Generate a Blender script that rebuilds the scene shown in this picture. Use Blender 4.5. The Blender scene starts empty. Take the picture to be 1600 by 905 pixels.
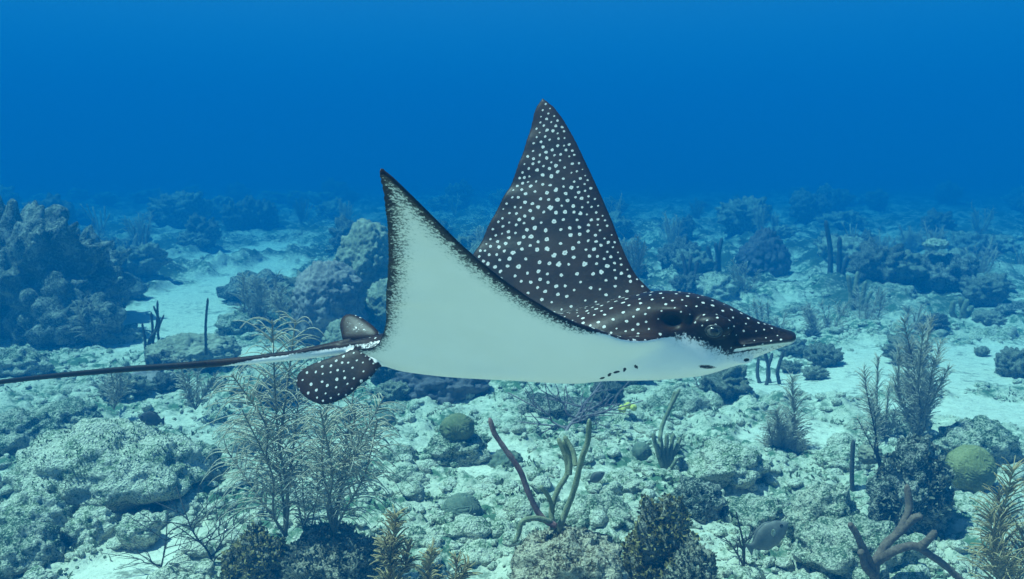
import bpy, bmesh, math, random
import numpy as np
from mathutils import Vector, kdtree

# ------------------------------------------------------------------ camera, world, sun, exposure
sc = bpy.context.scene
COL = sc.collection
CAM_Z, PITCH, FPX = 1.8, math.radians(8.6), 1256.0
cam = bpy.data.cameras.new('camera')
cam_o = bpy.data.objects.new('camera', cam)
COL.objects.link(cam_o)
sc.camera = cam_o
cam.sensor_width = 36
cam.lens = FPX / 1600 * 36
cam.clip_start = 0.05
cam.clip_end = 2000
cam_o.location = (0, 0, CAM_Z)
cam_o.rotation_euler = (math.pi / 2 - PITCH, 0, 0)
cam.dof.use_dof = True
cam.dof.focus_distance = 2.3
cam.dof.aperture_fstop = 11

SUN_EL, SUN_AZ = math.radians(66), math.radians(266)
sun_dir = Vector((math.sin(SUN_AZ) * math.cos(SUN_EL), math.cos(SUN_AZ) * math.cos(SUN_EL), math.sin(SUN_EL)))
world = bpy.data.worlds.new('World')
sc.world = world
world.use_nodes = True
wn = world.node_tree
sky_n = wn.nodes.new('ShaderNodeTexSky')
sky_n.sky_type = 'NISHITA'
sky_n.sun_disc = False
sky_n.sun_elevation = SUN_EL
sky_n.sun_rotation = SUN_AZ
wn.links.new(sky_n.outputs[0], wn.nodes['Background'].inputs[0])
wn.nodes['Background'].inputs[1].default_value = 0.055
sun = bpy.data.lights.new('sun', 'SUN')
sun.energy = 5.0
sun.angle = math.radians(0.6)
sun.color = (1.0, 0.93, 0.81)
sun_o = bpy.data.objects.new('sun', sun)
COL.objects.link(sun_o)
sun_o.rotation_euler = sun_dir.to_track_quat('Z', 'Y').to_euler()

sc.view_settings.view_transform = 'Standard'
sc.view_settings.look = 'None'
sc.view_settings.gamma = 1
sc.view_settings.exposure = 1.52
sc.cycles.use_denoising = True
sc.cycles.max_bounces = 6
sc.cycles.diffuse_bounces = 3
sc.cycles.volume_bounces = 3
sc.cycles.caustics_reflective = False
sc.cycles.caustics_refractive = False

# ------------------------------------------------------------------ helpers
rng = np.random.default_rng(7)
random.seed(7)
CP, SP = math.cos(PITCH), math.sin(PITCH)


def raydir(u, v):
    dx, dz = (u - 800) / FPX, -(v - 452.5) / FPX
    return np.array([dx, CP + dz * SP, -SP + dz * CP])


def at(u, v, y):
    """world point seen at photo pixel (u, v) at a distance y in front of the camera"""
    r = raydir(u, v)
    return np.array([0, 0, CAM_Z]) + r * (y / r[1])


def tag(o, label=None, cat=None, group=None, kind=None):
    if label: o['label'] = label
    if cat: o['category'] = cat
    if group: o['group'] = group
    if kind: o['kind'] = kind
    return o


def empty(name, loc):
    o = bpy.data.objects.new(name, None)
    o.empty_display_size = 0.1
    o.location = loc
    COL.objects.link(o)
    return o


def mesh_np(name, V, F, smooth=True, attrs=None):
    """mesh from numpy verts and a list of face arrays (each (n,3) or (n,4))"""
    if not isinstance(F, (list, tuple)): F = [F]
    F = [np.asarray(f, dtype=np.int32) for f in F if len(f)]
    me = bpy.data.meshes.new(name)
    V = np.ascontiguousarray(V, dtype=np.float32)
    me.vertices.add(len(V))
    me.vertices.foreach_set('co', V.ravel())
    nl = sum(f.size for f in F)
    nf = sum(len(f) for f in F)
    me.loops.add(nl)
    me.polygons.add(nf)
    me.loops.foreach_set('vertex_index', np.concatenate([f.ravel() for f in F]))
    tot = np.concatenate([np.full(len(f), f.shape[1], np.int32) for f in F])
    st = np.concatenate([[0], np.cumsum(tot)[:-1]]).astype(np.int32)
    me.polygons.foreach_set('loop_start', st)
    me.polygons.foreach_set('loop_total', tot)
    if smooth: me.polygons.foreach_set('use_smooth', np.ones(nf, bool))
    for k, a in (attrs or {}).items():
        at_ = me.attributes.new(k, 'FLOAT', 'POINT')
        at_.data.foreach_set('value', np.ascontiguousarray(a, np.float32))
    me.update(calc_edges=True)
    me.validate()
    return me


def obj(name, me, mat, parent=None, loc=(0, 0, 0)):
    o = bpy.data.objects.new(name, me)
    if mat is not None and not me.materials: me.materials.append(mat)
    o.location = loc
    COL.objects.link(o)
    if parent is not None: o.parent = parent
    return o


def ss(a, b, x):
    t = np.clip((x - a) / (b - a), 0, 1)
    return t * t * (3 - 2 * t)


_perm = np.random.default_rng(3).permutation(256)
_perm = np.concatenate([_perm, _perm, _perm]).astype(np.int64)
_grad = np.random.default_rng(4).normal(size=(256, 3))
_grad /= np.linalg.norm(_grad, axis=1)[:, None]
_cell = np.random.default_rng(5).random((256, 3))


def _hash(i, j, k):
    return _perm[_perm[_perm[i & 255] + (j & 255)] + (k & 255)]


def perlin(p):
    i = np.floor(p).astype(np.int64)
    f = p - i
    u = f * f * f * (f * (f * 6 - 15) + 10)
    out = 0
    for a in (0, 1):
        wx = u[:, 0] if a else 1 - u[:, 0]
        for b in (0, 1):
            wy = u[:, 1] if b else 1 - u[:, 1]
            for c in (0, 1):
                wz = u[:, 2] if c else 1 - u[:, 2]
                g = _grad[_hash(i[:, 0] + a, i[:, 1] + b, i[:, 2] + c)]
                d = g[:, 0] * (f[:, 0] - a) + g[:, 1] * (f[:, 1] - b) + g[:, 2] * (f[:, 2] - c)
                out = out + wx * wy * wz * d
    return out * 1.5


def fbm(p, octv=4, gain=0.5, lac=2.03):
    s, a = 0, 1.0
    for o in range(octv):
        s = s + a * perlin(p * lac ** o + 17.3 * o)
        a *= gain
    return s


def worley(p):
    i = np.floor(p).astype(np.int64)
    f = p - i
    d1 = np.full(len(p), 9.0)
    for a in (-1, 0, 1):
        for b in (-1, 0, 1):
            for c in (-1, 0, 1):
                q = _cell[_hash(i[:, 0] + a, i[:, 1] + b, i[:, 2] + c)]
                d = (q[:, 0] + a - f[:, 0]) ** 2 + (q[:, 1] + b - f[:, 1]) ** 2 + (q[:, 2] + c - f[:, 2]) ** 2
                d1 = np.minimum(d1, d)
    return np.sqrt(d1)


def worley2(p):
    """2-D cell distance for ground grids"""
    q = np.column_stack([p, np.zeros(len(p))])
    i = np.floor(q).astype(np.int64)
    f = q - i
    d1 = np.full(len(p), 9.0)
    for a in (-1, 0, 1):
        for b in (-1, 0, 1):
            c = _cell[_hash(i[:, 0] + a, i[:, 1] + b, i[:, 2])]
            d1 = np.minimum(d1, (c[:, 0] + a - f[:, 0]) ** 2 + (c[:, 1] + b - f[:, 1]) ** 2)
    return np.sqrt(d1)


_ico = {}


def ico(n):
    if n not in _ico:
        bm = bmesh.new()
        bmesh.ops.create_icosphere(bm, subdivisions=n, radius=1)
        V = np.array([v.co[:] for v in bm.verts])
        F = np.array([[v.index for v in f.verts] for f in bm.faces], np.int32)
        bm.free()
        _ico[n] = (V, F)
    return _ico[n]


def tubes(P, R, k=6, cap=True):
    """many tubes: P (N,m,3) centre lines, R (N,m) radii -> verts, quads(+tris)"""
    P = np.asarray(P, float); R = np.asarray(R, float)
    N, m, _ = P.shape
    T = np.gradient(P, axis=1)
    T /= np.linalg.norm(T, axis=2)[:, :, None] + 1e-9
    ref = np.where(np.abs(T[:, :1, 2:3]) > 0.9, np.array([[[1.0, 0.2, 0]]]), np.array([[[0.13, 0.21, 1.0]]]))
    ref = np.broadcast_to(ref, T.shape)
    A = np.cross(T, ref); A /= np.linalg.norm(A, axis=2)[:, :, None] + 1e-9
    for j in range(1, m):                                   # carry the frame along
        a = A[:, j - 1] - T[:, j] * np.sum(A[:, j - 1] * T[:, j], 1)[:, None]
        A[:, j] = a / (np.linalg.norm(a, axis=1)[:, None] + 1e-9)
    B = np.cross(T, A)
    an = np.arange(k) * 2 * math.pi / k
    V = P[:, :, None, :] + R[:, :, None, None] * (A[:, :, None, :] * np.cos(an)[None, None, :, None] + B[:, :, None, :] * np.sin(an)[None, None, :, None])
    idx = np.arange(N * m * k).reshape(N, m, k)
    a = idx[:, :-1, :]; b = idx[:, 1:, :]
    Q = np.stack([a, np.roll(a, -1, 2), np.roll(b, -1, 2), b], -1).reshape(-1, 4)
    V = V.reshape(-1, 3)
    if not cap: return V, [Q]
    tip = P[:, -1] + T[:, -1] * R[:, -1:] * 0.8
    bot = P[:, 0]
    n0 = len(V)
    V = np.concatenate([V, tip, bot])
    it = n0 + np.arange(N); ib = it + N
    e = idx[:, -1, :]; s = idx[:, 0, :]
    T1 = np.stack([e, np.roll(e, -1, 1), np.repeat(it[:, None], k, 1)], -1).reshape(-1, 3)
    T2 = np.stack([np.roll(s, -1, 1), s, np.repeat(ib[:, None], k, 1)], -1).reshape(-1, 3)
    return V, [Q, np.concatenate([T1, T2])]


def merge(parts):
    V, F3, F4, n = [], [], [], 0
    for v, fs in parts:
        V.append(v)
        for f in fs:
            (F4 if f.shape[1] == 4 else F3).append(f + n)
        n += len(v)
    out = []
    if F4: out.append(np.concatenate(F4))
    if F3: out.append(np.concatenate(F3))
    return np.concatenate(V), out


def spline(pts, n):
    """smooth curve (Catmull-Rom) through points"""
    p = np.asarray(pts, float)
    p = np.vstack([2 * p[0] - p[1], p, 2 * p[-1] - p[-2]])
    m = len(p) - 3
    t = np.linspace(0, m - 1e-6, n)
    i = t.astype(int); f = (t - i)[:, None]
    a, b, c, d = p[i], p[i + 1], p[i + 2], p[i + 3]
    return 0.5 * (2 * b + (c - a) * f + (2 * a - 5 * b + 4 * c - d) * f ** 2 + (3 * b - a - 3 * c + d) * f ** 3)


# ------------------------------------------------------------------ materials
def new_mat(name):
    m = bpy.data.materials.new(name)
    m.use_nodes = True
    return m, m.node_tree, m.node_tree.nodes['Principled BSDF']


def nz(t, co, scale, detail=3.0, rough=0.55, dist=0.0):
    n = t.nodes.new('ShaderNodeTexNoise')
    n.inputs['Scale'].default_value = scale
    n.inputs['Detail'].default_value = detail
    n.inputs['Roughness'].default_value = rough
    n.inputs['Distortion'].default_value = dist
    t.links.new(co, n.inputs['Vector'])
    return n.outputs['Fac']


def ramp(t, fac, lo, hi):
    r = t.nodes.new('ShaderNodeMapRange')
    r.interpolation_type = 'SMOOTHSTEP'
    r.inputs[1].default_value = lo
    r.inputs[2].default_value = hi
    t.links.new(fac, r.inputs[0])
    return r.outputs[0]


def mix(t, fac, a, b):
    n = t.nodes.new('ShaderNodeMix')
    n.data_type = 'RGBA'
    for s, v in ((n.inputs[0], fac), (n.inputs[6], a), (n.inputs[7], b)):
        if isinstance(v, (int, float)): s.default_value = v
        elif isinstance(v, tuple): s.default_value = (*v, 1)
        else: t.links.new(v, s)
    return n.outputs[2]


def math_n(t, op, a, b=None):
    n = t.nodes.new('ShaderNodeMath')
    n.operation = op
    for s, v in zip(n.inputs, (a, b)):
        if v is None: continue
        if isinstance(v, (int, float)): s.default_value = v
        else: t.links.new(v, s)
    return n.outputs[0]


def bump(t, b, h, strength, dist):
    n = t.nodes.new('ShaderNodeBump')
    n.inputs['Strength'].default_value = strength
    n.inputs['Distance'].default_value = dist
    t.links.new(h, n.inputs['Height'])
    t.links.new(n.outputs[0], b.inputs['Normal'])


def coords(t, kind='Object'):
    return t.nodes.new('ShaderNodeTexCoord').outputs[kind]


def reef_mat(name, pale, turf, accent, cover=0.5, acc=0.62, fine=1.0):
    """encrusted limestone: pale rock, turf algae, coralline or yellow patches"""
    m, t, b = new_mat(name)
    co = coords(t)
    n1 = nz(t, co, 7 * fine, 5, 0.65)
    n2 = nz(t, co, 34 * fine, 4, 0.7)
    n3 = nz(t, co, 110 * fine, 3, 0.6)
    n4 = nz(t, co, 3.1, 3, 0.5)
    k = math_n(t, 'ADD', math_n(t, 'MULTIPLY', n1, 0.45), math_n(t, 'MULTIPLY', n2, 0.55))
    c = mix(t, ramp(t, k, cover - 0.06, cover + 0.06), turf, pale)
    c = mix(t, ramp(t, n4, acc, acc + 0.08), c, accent)
    c = mix(t, ramp(t, n3, 0.50, 0.70), c, tuple(min(1, x * 1.35) for x in pale))
    c = mix(t, ramp(t, n3, 0.42, 0.30), c, tuple(x * 0.6 for x in turf))
    t.links.new(c, b.inputs['Base Color'])
    b.inputs['Roughness'].default_value = 0.9
    b.inputs['Specular IOR Level'].default_value = 0.15
    v = t.nodes.new('ShaderNodeTexVoronoi')
    v.inputs['Scale'].default_value = 70 * fine
    t.links.new(co, v.inputs['Vector'])
    h = math_n(t, 'ADD', math_n(t, 'MULTIPLY', n2, 1.6), math_n(t, 'SUBTRACT', n3, math_n(t, 'MULTIPLY', v.outputs['Distance'], 0.6)))
    bump(t, b, h, 0.9, 0.02)
    return m


def soft_mat(name, c1, c2, scale=60, rough=0.85, bd=0.003, trans=0.0):
    m, t, b = new_mat(name)
    co = coords(t)
    n1 = nz(t, co, scale, 3, 0.6)
    n2 = nz(t, co, scale * 0.12, 3, 0.5)
    f = math_n(t, 'ADD', math_n(t, 'MULTIPLY', n1, 0.5), math_n(t, 'MULTIPLY', n2, 0.5))
    t.links.new(mix(t, ramp(t, f, 0.38, 0.62), c1, c2), b.inputs['Base Color'])
    b.inputs['Roughness'].default_value = rough
    b.inputs['Specular IOR Level'].default_value = 0.2
    bump(t, b, n1, 0.7, bd)
    return m


M = {}
M['rock_pale'] = reef_mat('pale encrusted limestone', (.62, .59, .44), (.13, .19, .095), (.40, .40, .27), 0.48)
M['rock_mid'] = reef_mat('turf covered limestone', (.52, .50, .37), (.075, .125, .07), (.26, .25, .17), 0.505)
M['rock_dark'] = reef_mat('dark encrusted rock', (.40, .38, .30), (.04, .06, .04), (.13, .125, .095), 0.53)
M['rock_near'] = reef_mat('mottled encrusted rock', (.52, .45, .32), (.10, .08, .045), (.36, .29, .11), 0.49, 0.56, 1.1)
M['rock_algae'] = reef_mat('algae covered rock', (.36, .33, .24), (.075, .075, .045), (.30, .24, .07), 0.51, 0.57, 1.2)
M['brain'] = soft_mat('brain coral tissue', (.10, .12, .055), (.20, .20, .10), 55, 0.8, 0.004)
M['brain_grey'] = soft_mat('grey green coral tissue', (.09, .12, .085), (.17, .19, .13), 55, 0.8, 0.004)
M['dome'] = soft_mat('mustard coral tissue', (.16, .165, .06), (.28, .27, .12), 70, 0.8, 0.004)
M['column'] = soft_mat('olive column coral tissue', (.15, .155, .10), (.34, .33, .23), 24, 0.85, 0.008)
M['mound'] = soft_mat('grey lobed coral tissue', (.13, .115, .11), (.32, .28, .24), 24, 0.85, 0.008)
M['plume'] = soft_mat('grey sea plume tissue', (.34, .30, .21), (.50, .45, .33), 120, 0.85, 0.001)
M['plume_stem'] = soft_mat('dark sea plume stem', (.14, .125, .09), (.24, .21, .15), 120, 0.85, 0.001)
M['plume_olive'] = soft_mat('olive tan sea plume tissue', (.25, .185, .085), (.42, .32, .16), 120, 0.85, 0.001)
M['olive_stem'] = soft_mat('olive brown stem', (.20, .15, .06), (.30, .23, .10), 120, 0.85, 0.001)
M['rod'] = soft_mat('grey green sea rod tissue', (.15, .165, .095), (.27, .27, .165), 190, 0.9, 0.004)
M['rod_red'] = soft_mat('mauve sea rod tissue', (.19, .085, .085), (.34, .19, .17), 150, 0.9, 0.004)
M['rod_dark'] = soft_mat('dark sea rod tissue', (.05, .05, .045), (.10, .095, .08), 120, 0.9, 0.003)
M['bare'] = soft_mat('mauve bare gorgonian branch', (.15, .11, .12), (.26, .20, .20), 120, 0.9, 0.002)
M['sponge'] = soft_mat('brown rope sponge', (.11, .075, .055), (.20, .14, .10), 70, 0.9, 0.006)
M['barrel'] = soft_mat('dark purple sponge', (.06, .055, .06), (.14, .125, .13), 22, 0.9, 0.02)
M['yellow'] = soft_mat('yellow coral', (.55, .48, .08), (.75, .66, .18), 60, 0.8, 0.003)
M['algae'] = soft_mat('olive leafy algae', (.12, .10, .035), (.38, .31, .12), 30, 0.8, 0.001)
M['algae_dark'] = soft_mat('dark leafy algae', (.085, .09, .06), (.30, .29, .21), 30, 0.8, 0.001)
M['turf'] = soft_mat('green brown turf tuft', (.11, .15, .08), (.27, .30, .19), 9, 0.9, 0.001)
M['fish'] = soft_mat('grey fish skin', (.13, .13, .115), (.20, .195, .17), 40, 0.5, 0.001)
M['fish_dark'] = soft_mat('dark fish skin', (.05, .05, .05), (.085, .085, .08), 40, 0.5, 0.001)
M['rubble'] = reef_mat('coral rubble', (.64, .61, .46), (.15, .205, .11), (.42, .39, .30), 0.46)


def ground_mat():
    m, t, b = new_mat('sand and coral rubble')
    co = coords(t)
    a = t.nodes.new('ShaderNodeAttribute')
    a.attribute_name = 'sand'
    n1 = nz(t, co, 2.3, 5, 0.62)
    n2 = nz(t, co, 16, 5, 0.7)
    n3 = nz(t, co, 60, 4, 0.65)
    k = math_n(t, 'ADD', math_n(t, 'MULTIPLY', n1, 0.55), math_n(t, 'MULTIPLY', n2, 0.45))
    rub = mix(t, ramp(t, k, 0.43, 0.53), (.085, .15, .085), (.50, .48, .36))
    rub = mix(t, ramp(t, n2, 0.52, 0.68), rub, (.64, .61, .46))
    rub = mix(t, ramp(t, n3, 0.45, 0.33), rub, (.095, .15, .085))
    vg = t.nodes.new('ShaderNodeAttribute')
    vg.attribute_name = 'veg'
    vf = math_n(t, 'MULTIPLY', vg.outputs['Fac'], ramp(t, math_n(t, 'ADD', math_n(t, 'MULTIPLY', n1, 0.5), math_n(t, 'MULTIPLY', n2, 0.5)), 0.60, 0.50))
    rub = mix(t, vf, rub, (.045, .072, .045))
    snd = mix(t, ramp(t, n2, 0.35, 0.6), (.54, .515, .40), (.66, .63, .49))
    snd = mix(t, ramp(t, n3, 0.42, 0.34), snd, (.30, .29, .23))
    snd = mix(t, ramp(t, k, 0.46, 0.40), snd, (.27, .27, .20))
    t.links.new(mix(t, a.outputs['Fac'], rub, snd), b.inputs['Base Color'])
    b.inputs['Roughness'].default_value = 0.95
    b.inputs['Specular IOR Level'].default_value = 0.1
    h = math_n(t, 'ADD', n2, math_n(t, 'MULTIPLY', n3, 0.7))
    bump(t, b, h, 0.7, 0.02)
    return m


M['ground'] = ground_mat()


def ray_mat():
    m, t, b = new_mat('spotted eagle ray skin')
    co = coords(t)

    def at_(n):
        a = t.nodes.new('ShaderNodeAttribute')
        a.attribute_name = n
        return a.outputs['Fac']
    n1 = nz(t, co, 9, 4, 0.6)
    n2 = nz(t, co, 45, 4, 0.7)
    n3 = nz(t, co, 140, 3, 0.6)
    dark = mix(t, ramp(t, n1, 0.35, 0.68), (.008, .0045, .004), (.030, .015, .0095))
    dark = mix(t, ramp(t, n3, 0.52, 0.75), dark, (.032, .020, .015))
    # white spots, slightly ragged, greyer in the middle
    sd = math_n(t, 'ADD', at_('spot'), math_n(t, 'MULTIPLY', math_n(t, 'SUBTRACT', n3, 0.5), 1.7))
    spot = ramp(t, sd, 1.18, 0.86)
    scol = mix(t, ramp(t, sd, 0.0, 0.62), (.32, .30, .285), (.56, .54, .51))
    dark = mix(t, spot, dark, scol)
    # pale underside with a ragged dark margin
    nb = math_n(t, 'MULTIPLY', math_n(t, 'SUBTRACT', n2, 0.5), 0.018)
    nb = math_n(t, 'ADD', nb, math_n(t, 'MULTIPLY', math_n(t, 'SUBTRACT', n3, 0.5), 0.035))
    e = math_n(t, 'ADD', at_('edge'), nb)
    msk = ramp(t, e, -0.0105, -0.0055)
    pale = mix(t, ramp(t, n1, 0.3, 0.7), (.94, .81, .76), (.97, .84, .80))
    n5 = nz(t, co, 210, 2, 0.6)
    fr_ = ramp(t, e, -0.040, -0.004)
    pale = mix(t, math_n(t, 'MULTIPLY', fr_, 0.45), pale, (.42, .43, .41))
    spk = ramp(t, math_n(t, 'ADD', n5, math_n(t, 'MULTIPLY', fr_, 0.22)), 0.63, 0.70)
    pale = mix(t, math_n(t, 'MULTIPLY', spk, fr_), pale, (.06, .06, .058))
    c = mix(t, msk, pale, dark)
    # dark marks: spiracle, gill slits, nostril and the smudge under the head
    mk = math_n(t, 'ADD', at_('mark'), math_n(t, 'MULTIPLY', math_n(t, 'SUBTRACT', n3, 0.5), 0.5))
    c = mix(t, ramp(t, mk, 0.45, 0.7), c, (.012, .011, .012))
    c = mix(t, at_('lip'), c, (.62, .62, .63))
    t.links.new(c, b.inputs['Base Color'])
    b.inputs['Roughness'].default_value = 0.42
    b.inputs['Specular IOR Level'].default_value = 0.14
    bump(t, b, math_n(t, 'ADD', n3, math_n(t, 'MULTIPLY', n2, 0.8)), 0.12, 0.003)
    return m


M['ray'] = ray_mat()
m, t, b = new_mat('eye dark'); b.inputs['Base Color'].default_value = (.012, .012, .014, 1); b.inputs['Roughness'].default_value = 0.12; M['pupil'] = m
m, t, b = new_mat('eye iris'); b.inputs['Base Color'].default_value = (.075, .075, .07, 1); b.inputs['Roughness'].default_value = 0.2; M['iris'] = m
m, t, b = new_mat('eye lid'); b.inputs['Base Color'].default_value = (.028, .026, .024, 1); b.inputs['Roughness'].default_value = 0.4; M['lid'] = m
# ------------------------------------------------------------------ seabed
SAND = [(.2, .6, 3.2, 2.1, 0), (-4.35, 12.0, .95, 4.2, 0), (-5.6, 17.2, 1.2, 2.2, 0), (-3.7, 8.9, .75, 1.3, 0), (4.4, 7.0, 2.6, .95, 0), (2.7, 6.5, 1.2, .7, 0), (6.5, 7.6, 2.6, 1.1, 0),  # first patch is unseen, added under the ray to bounce light onto its belly
        (-1.75, 3.35, .35, .35, 0), (-.15, 4.7, .40, .3, 0), (1.3, 4.0, .2, .35, 0), (3.3, 5.6, 1.0, .35, 0), (1.9, 5.2, .4, .3, 0), (-2.5, 7.5, .6, .4, 0)]


def ground_h(x, y):
    x = np.asarray(x, float); y = np.asarray(y, float)
    p = np.column_stack([x, y, np.zeros_like(x)])
    return .10 * perlin(p * .35 + 5.2) + .05 * perlin(p * .9 + 1.7) * 1 + .006 * np.clip(y - 14, 0, 60) * 0


def ground_full(x, y):
    p2 = np.column_stack([x, y])
    p3 = np.column_stack([x, y, np.zeros_like(x)])
    sand = np.zeros_like(x)
    wob = perlin(p3 * 2.1 + 3) * .45 + perlin(p3 * 6 + 9) * .22
    for cx, cy, rx, ry, _ in SAND:
        d = np.hypot((x - cx) / rx, (y - cy) / ry) + wob
        sand = np.maximum(sand, 1 - ss(.72, 1.02, d))
    far = .8 * ss(.52, .75, perlin(p3 * .28 + 40) + .3 * perlin(p3 * 1.3)) * ss(9, 14, y)
    sand = np.maximum(sand, far)
    sand = np.maximum(sand, .55 * ss(.26, .44, perlin(p3 * 1.7 + 70) + .35 * perlin(p3 * 5.2 + 11)))
    near = 1 - ss(14, 30, y)
    r = 1 - sand
    h = ground_h(x, y)
    h += r * .13 * np.clip(.62 - worley2(p2 * 3.3), -.3, .6) * (.6 + perlin(p3 * 1.1 + 8))
    h += r * ss(7, 13, y) * .38 * np.clip(.62 - worley2(p2 * 1.15 + 31), -.15, .6) * (.7 + perlin(p3 * .4 + 60))
    h += r * ss(7, 13, y) * .16 * np.clip(.62 - worley2(p2 * 2.6 + 11), -.15, .6)
    h += r * near * .05 * np.clip(.60 - worley2(p2 * 9.0 + 3), -.25, .6)
    h += r * near * .022 * np.clip(.60 - worley2(p2 * 22.0 + 7), -.25, .6)
    h += r * near * .016 * fbm(p3 * 14, 3, .6)
    h += sand * (.006 * fbm(p3 * 9 + 3, 2) + .008 * perlin(p3 * 2.5))
    return h, np.clip(sand, 0, 1)


def ground_veg(x, y, sand):
    p3 = np.column_stack([x, y, np.zeros_like(x)])
    edge = y + .8 * perlin(p3 * .6) - np.clip(x, 0, 4) * .35
    return (1 - sand) * ss(7.0, 10.0, edge) * ss(-.55, .0, perlin(p3 * .5 + 21) + .3 * perlin(p3 * 1.7))


def axis(fine0, fine1, step, end, growth):
    a = list(np.arange(fine0, fine1, step))
    d = step
    while a[-1] < end:
        d *= growth
        a.append(a[-1] + d)
    return np.array(a)


ay = axis(2.7, 6.2, .021, 160, 1.0125)
ab = -axis(0, .5, .25, 160, 1.22)[::-1]
ay = np.concatenate([ab[ab < -1], [0, 1, 1.8, 2.3], ay])
ax = axis(0, 3.2, .021, 160, 1.0165)
ax = np.concatenate([-ax[:0:-1], ax])
GX, GY = np.meshgrid(ax, ay)
gh, gs = ground_full(GX.ravel(), GY.ravel())
gi = np.arange(GX.size).reshape(GX.shape)
gq = np.stack([gi[:-1, :-1], gi[:-1, 1:], gi[1:, 1:], gi[1:, :-1]], -1).reshape(-1, 4)
seabed = obj('seabed', mesh_np('seabed', np.column_stack([GX.ravel(), GY.ravel(), gh]), gq, True, {'sand': gs, 'veg': ground_veg(GX.ravel(), GY.ravel(), gs)}), M['ground'])
tag(seabed, 'pale seabed of sand and coral rubble', None, None, 'structure')


def gz(x, y):
    return float(ground_full(np.array([x], float), np.array([y], float))[0][0])


def gpix(u, v):
    """ground point at a pixel"""
    r = raydir(u, v)
    k = -CAM_Z / r[2]
    p = np.array([0, 0, CAM_Z]) + r * k
    for _ in range(3):
        k = (gz(p[0], p[1]) - CAM_Z) / r[2]
        p = np.array([0, 0, CAM_Z]) + r * k
    return p


# ------------------------------------------------------------------ rocks and stony corals
def rock_mesh(name, size, seed, sub=5, low=.30, lump=.16, lump_n=3.0, fine=.05, pit=.0, under=0.0, knob=0.0):
    """an encrusted boulder in real size; the base stands at z = 0"""
    D, F = ico(sub)
    s = np.array(size, float)
    q = D * s
    L = float(np.mean(s))
    off = np.array([seed * 7.31, seed * 3.17, seed * 5.71])
    r = 1 + low * fbm(D * 1.25 + off, 3, .55)
    r += lump * np.clip(.65 - worley(D * lump_n + off), -.3, .65) * 1.6
    P = q * r[:, None]
    nrm = D
    d = fine * L * np.clip(.6 - worley(P / (L * .20) + off), -.35, .6) * 1.2
    if sub >= 5:
        d += fine * L * .55 * np.clip(.6 - worley(P / (L * .09) + off + 5), -.35, .6) * 1.2
        d += fine * L * .30 * fbm(P / (L * .06) + off, 3, .6)
    if knob: d += knob * np.clip(.55 - worley(P / (L * .30) + off + 2), 0, .55) * 2
    if pit: d -= pit * ss(.25, .6, fbm(P / (L * .5) + off + 9, 3))
    P = P + nrm * d[:, None]
    if under:                                              # undercut foot
        k = ss(.15, -.75, P[:, 2] / s[2])
        P[:, :2] *= (1 - under * k)[:, None]
    P[:, 2] -= np.percentile(P[:, 2], 9)
    return mesh_np(name, P, F)


def lobed_mesh(name, size, seed, sub=6):
    D, F = ico(sub)
    s = np.array(size, float)
    off = np.array([seed * 5.1, seed * 2.3, seed * 9.7])
    P = D * s
    L = float(np.mean(s))
    r = .12 * fbm(D * 1.6 + off, 2)
    d = L * (r + .20 * (.62 - worley(P / (L * .34) + off)) + .10 * (.6 - worley(P / (L * .13) + off)) + .05 * fbm(P / (L * .05) + off, 2))
    P = P + D * d[:, None]
    P[:, 2] -= np.percentile(P[:, 2], 10)
    return mesh_np(name, P, F)


def brain_mesh(name, size, seed, sub=6, groove=.010, wave=38):
    """smooth dome with meandering grooves"""
    D, F = ico(sub)
    off = np.array([seed * 4.1, seed * 6.3, seed * 1.7])
    s = np.array(size, float)
    P = D * s * (1 + .07 * fbm(D * 1.5 + off, 2))[:, None]
    g = np.abs(np.sin(wave * (fbm(P * 6 + off, 2) * .35 + P[:, 0] * .5 + P[:, 2] * .6)))
    P = P + D * (groove * (g ** .6 - .7))[:, None]
    P[:, 2] -= np.percentile(P[:, 2], 22)
    return mesh_np(name, P, F)


def leaf_cover(P, N, n, ln, wd, seed, up=.6):
    """small curved leaves standing on given surface points"""
    r = np.random.default_rng(seed)
    i = r.integers(0, len(P), n)
    p, nn = P[i], N[i]
    d = nn + r.normal(size=(n, 3)) * .75 + np.array([0, 0, up])
    d /= np.linalg.norm(d, axis=1)[:, None]
    side = np.cross(d, r.normal(size=(n, 3))); side /= np.linalg.norm(side, axis=1)[:, None]
    L = (ln * r.uniform(.5, 1.3, n))[:, None]; W = (wd * r.uniform(.6, 1.3, n))[:, None]
    bend = np.cross(side, d) * L * r.uniform(-.5, .5, n)[:, None]
    a = p - d * L * .15; m_ = p + d * L * .5 + bend * .3; e = p + d * L + bend
    V = np.stack([a - side * W * .35, a + side * W * .35, m_ + side * W * .6, m_ - side * W * .6, e + side * W * .25, e - side * W * .25], 1).reshape(-1, 3)
    k = np.arange(n)[:, None] * 6
    Q = np.concatenate([k + np.array([[0, 1, 2, 3]]), k + np.array([[3, 2, 4, 5]])])
    return V, Q


def mesh_pts(me):
    n = len(me.vertices)
    P = np.empty(n * 3, np.float32); me.vertices.foreach_get('co', P)
    N = np.empty(n * 3, np.float32); me.vertices.foreach_get('normal', N)
    return P.reshape(-1, 3).astype(float), N.reshape(-1, 3).astype(float)


def algae_on(o, n, ln, wd, mat, seed, zmin=0.0, patch=.0):
    P, N = mesh_pts(o.data)
    k = (P[:, 2] > zmin) & (N[:, 2] > -.35)
    if patch: k &= fbm(P * 9 + seed, 3) > patch
    V, Q = leaf_cover(P[k], N[k], n, ln, wd, seed)
    c = obj('algae', mesh_np('algae', V, Q), mat, o)
    c['kind'] = 'stuff'
    return c


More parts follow.
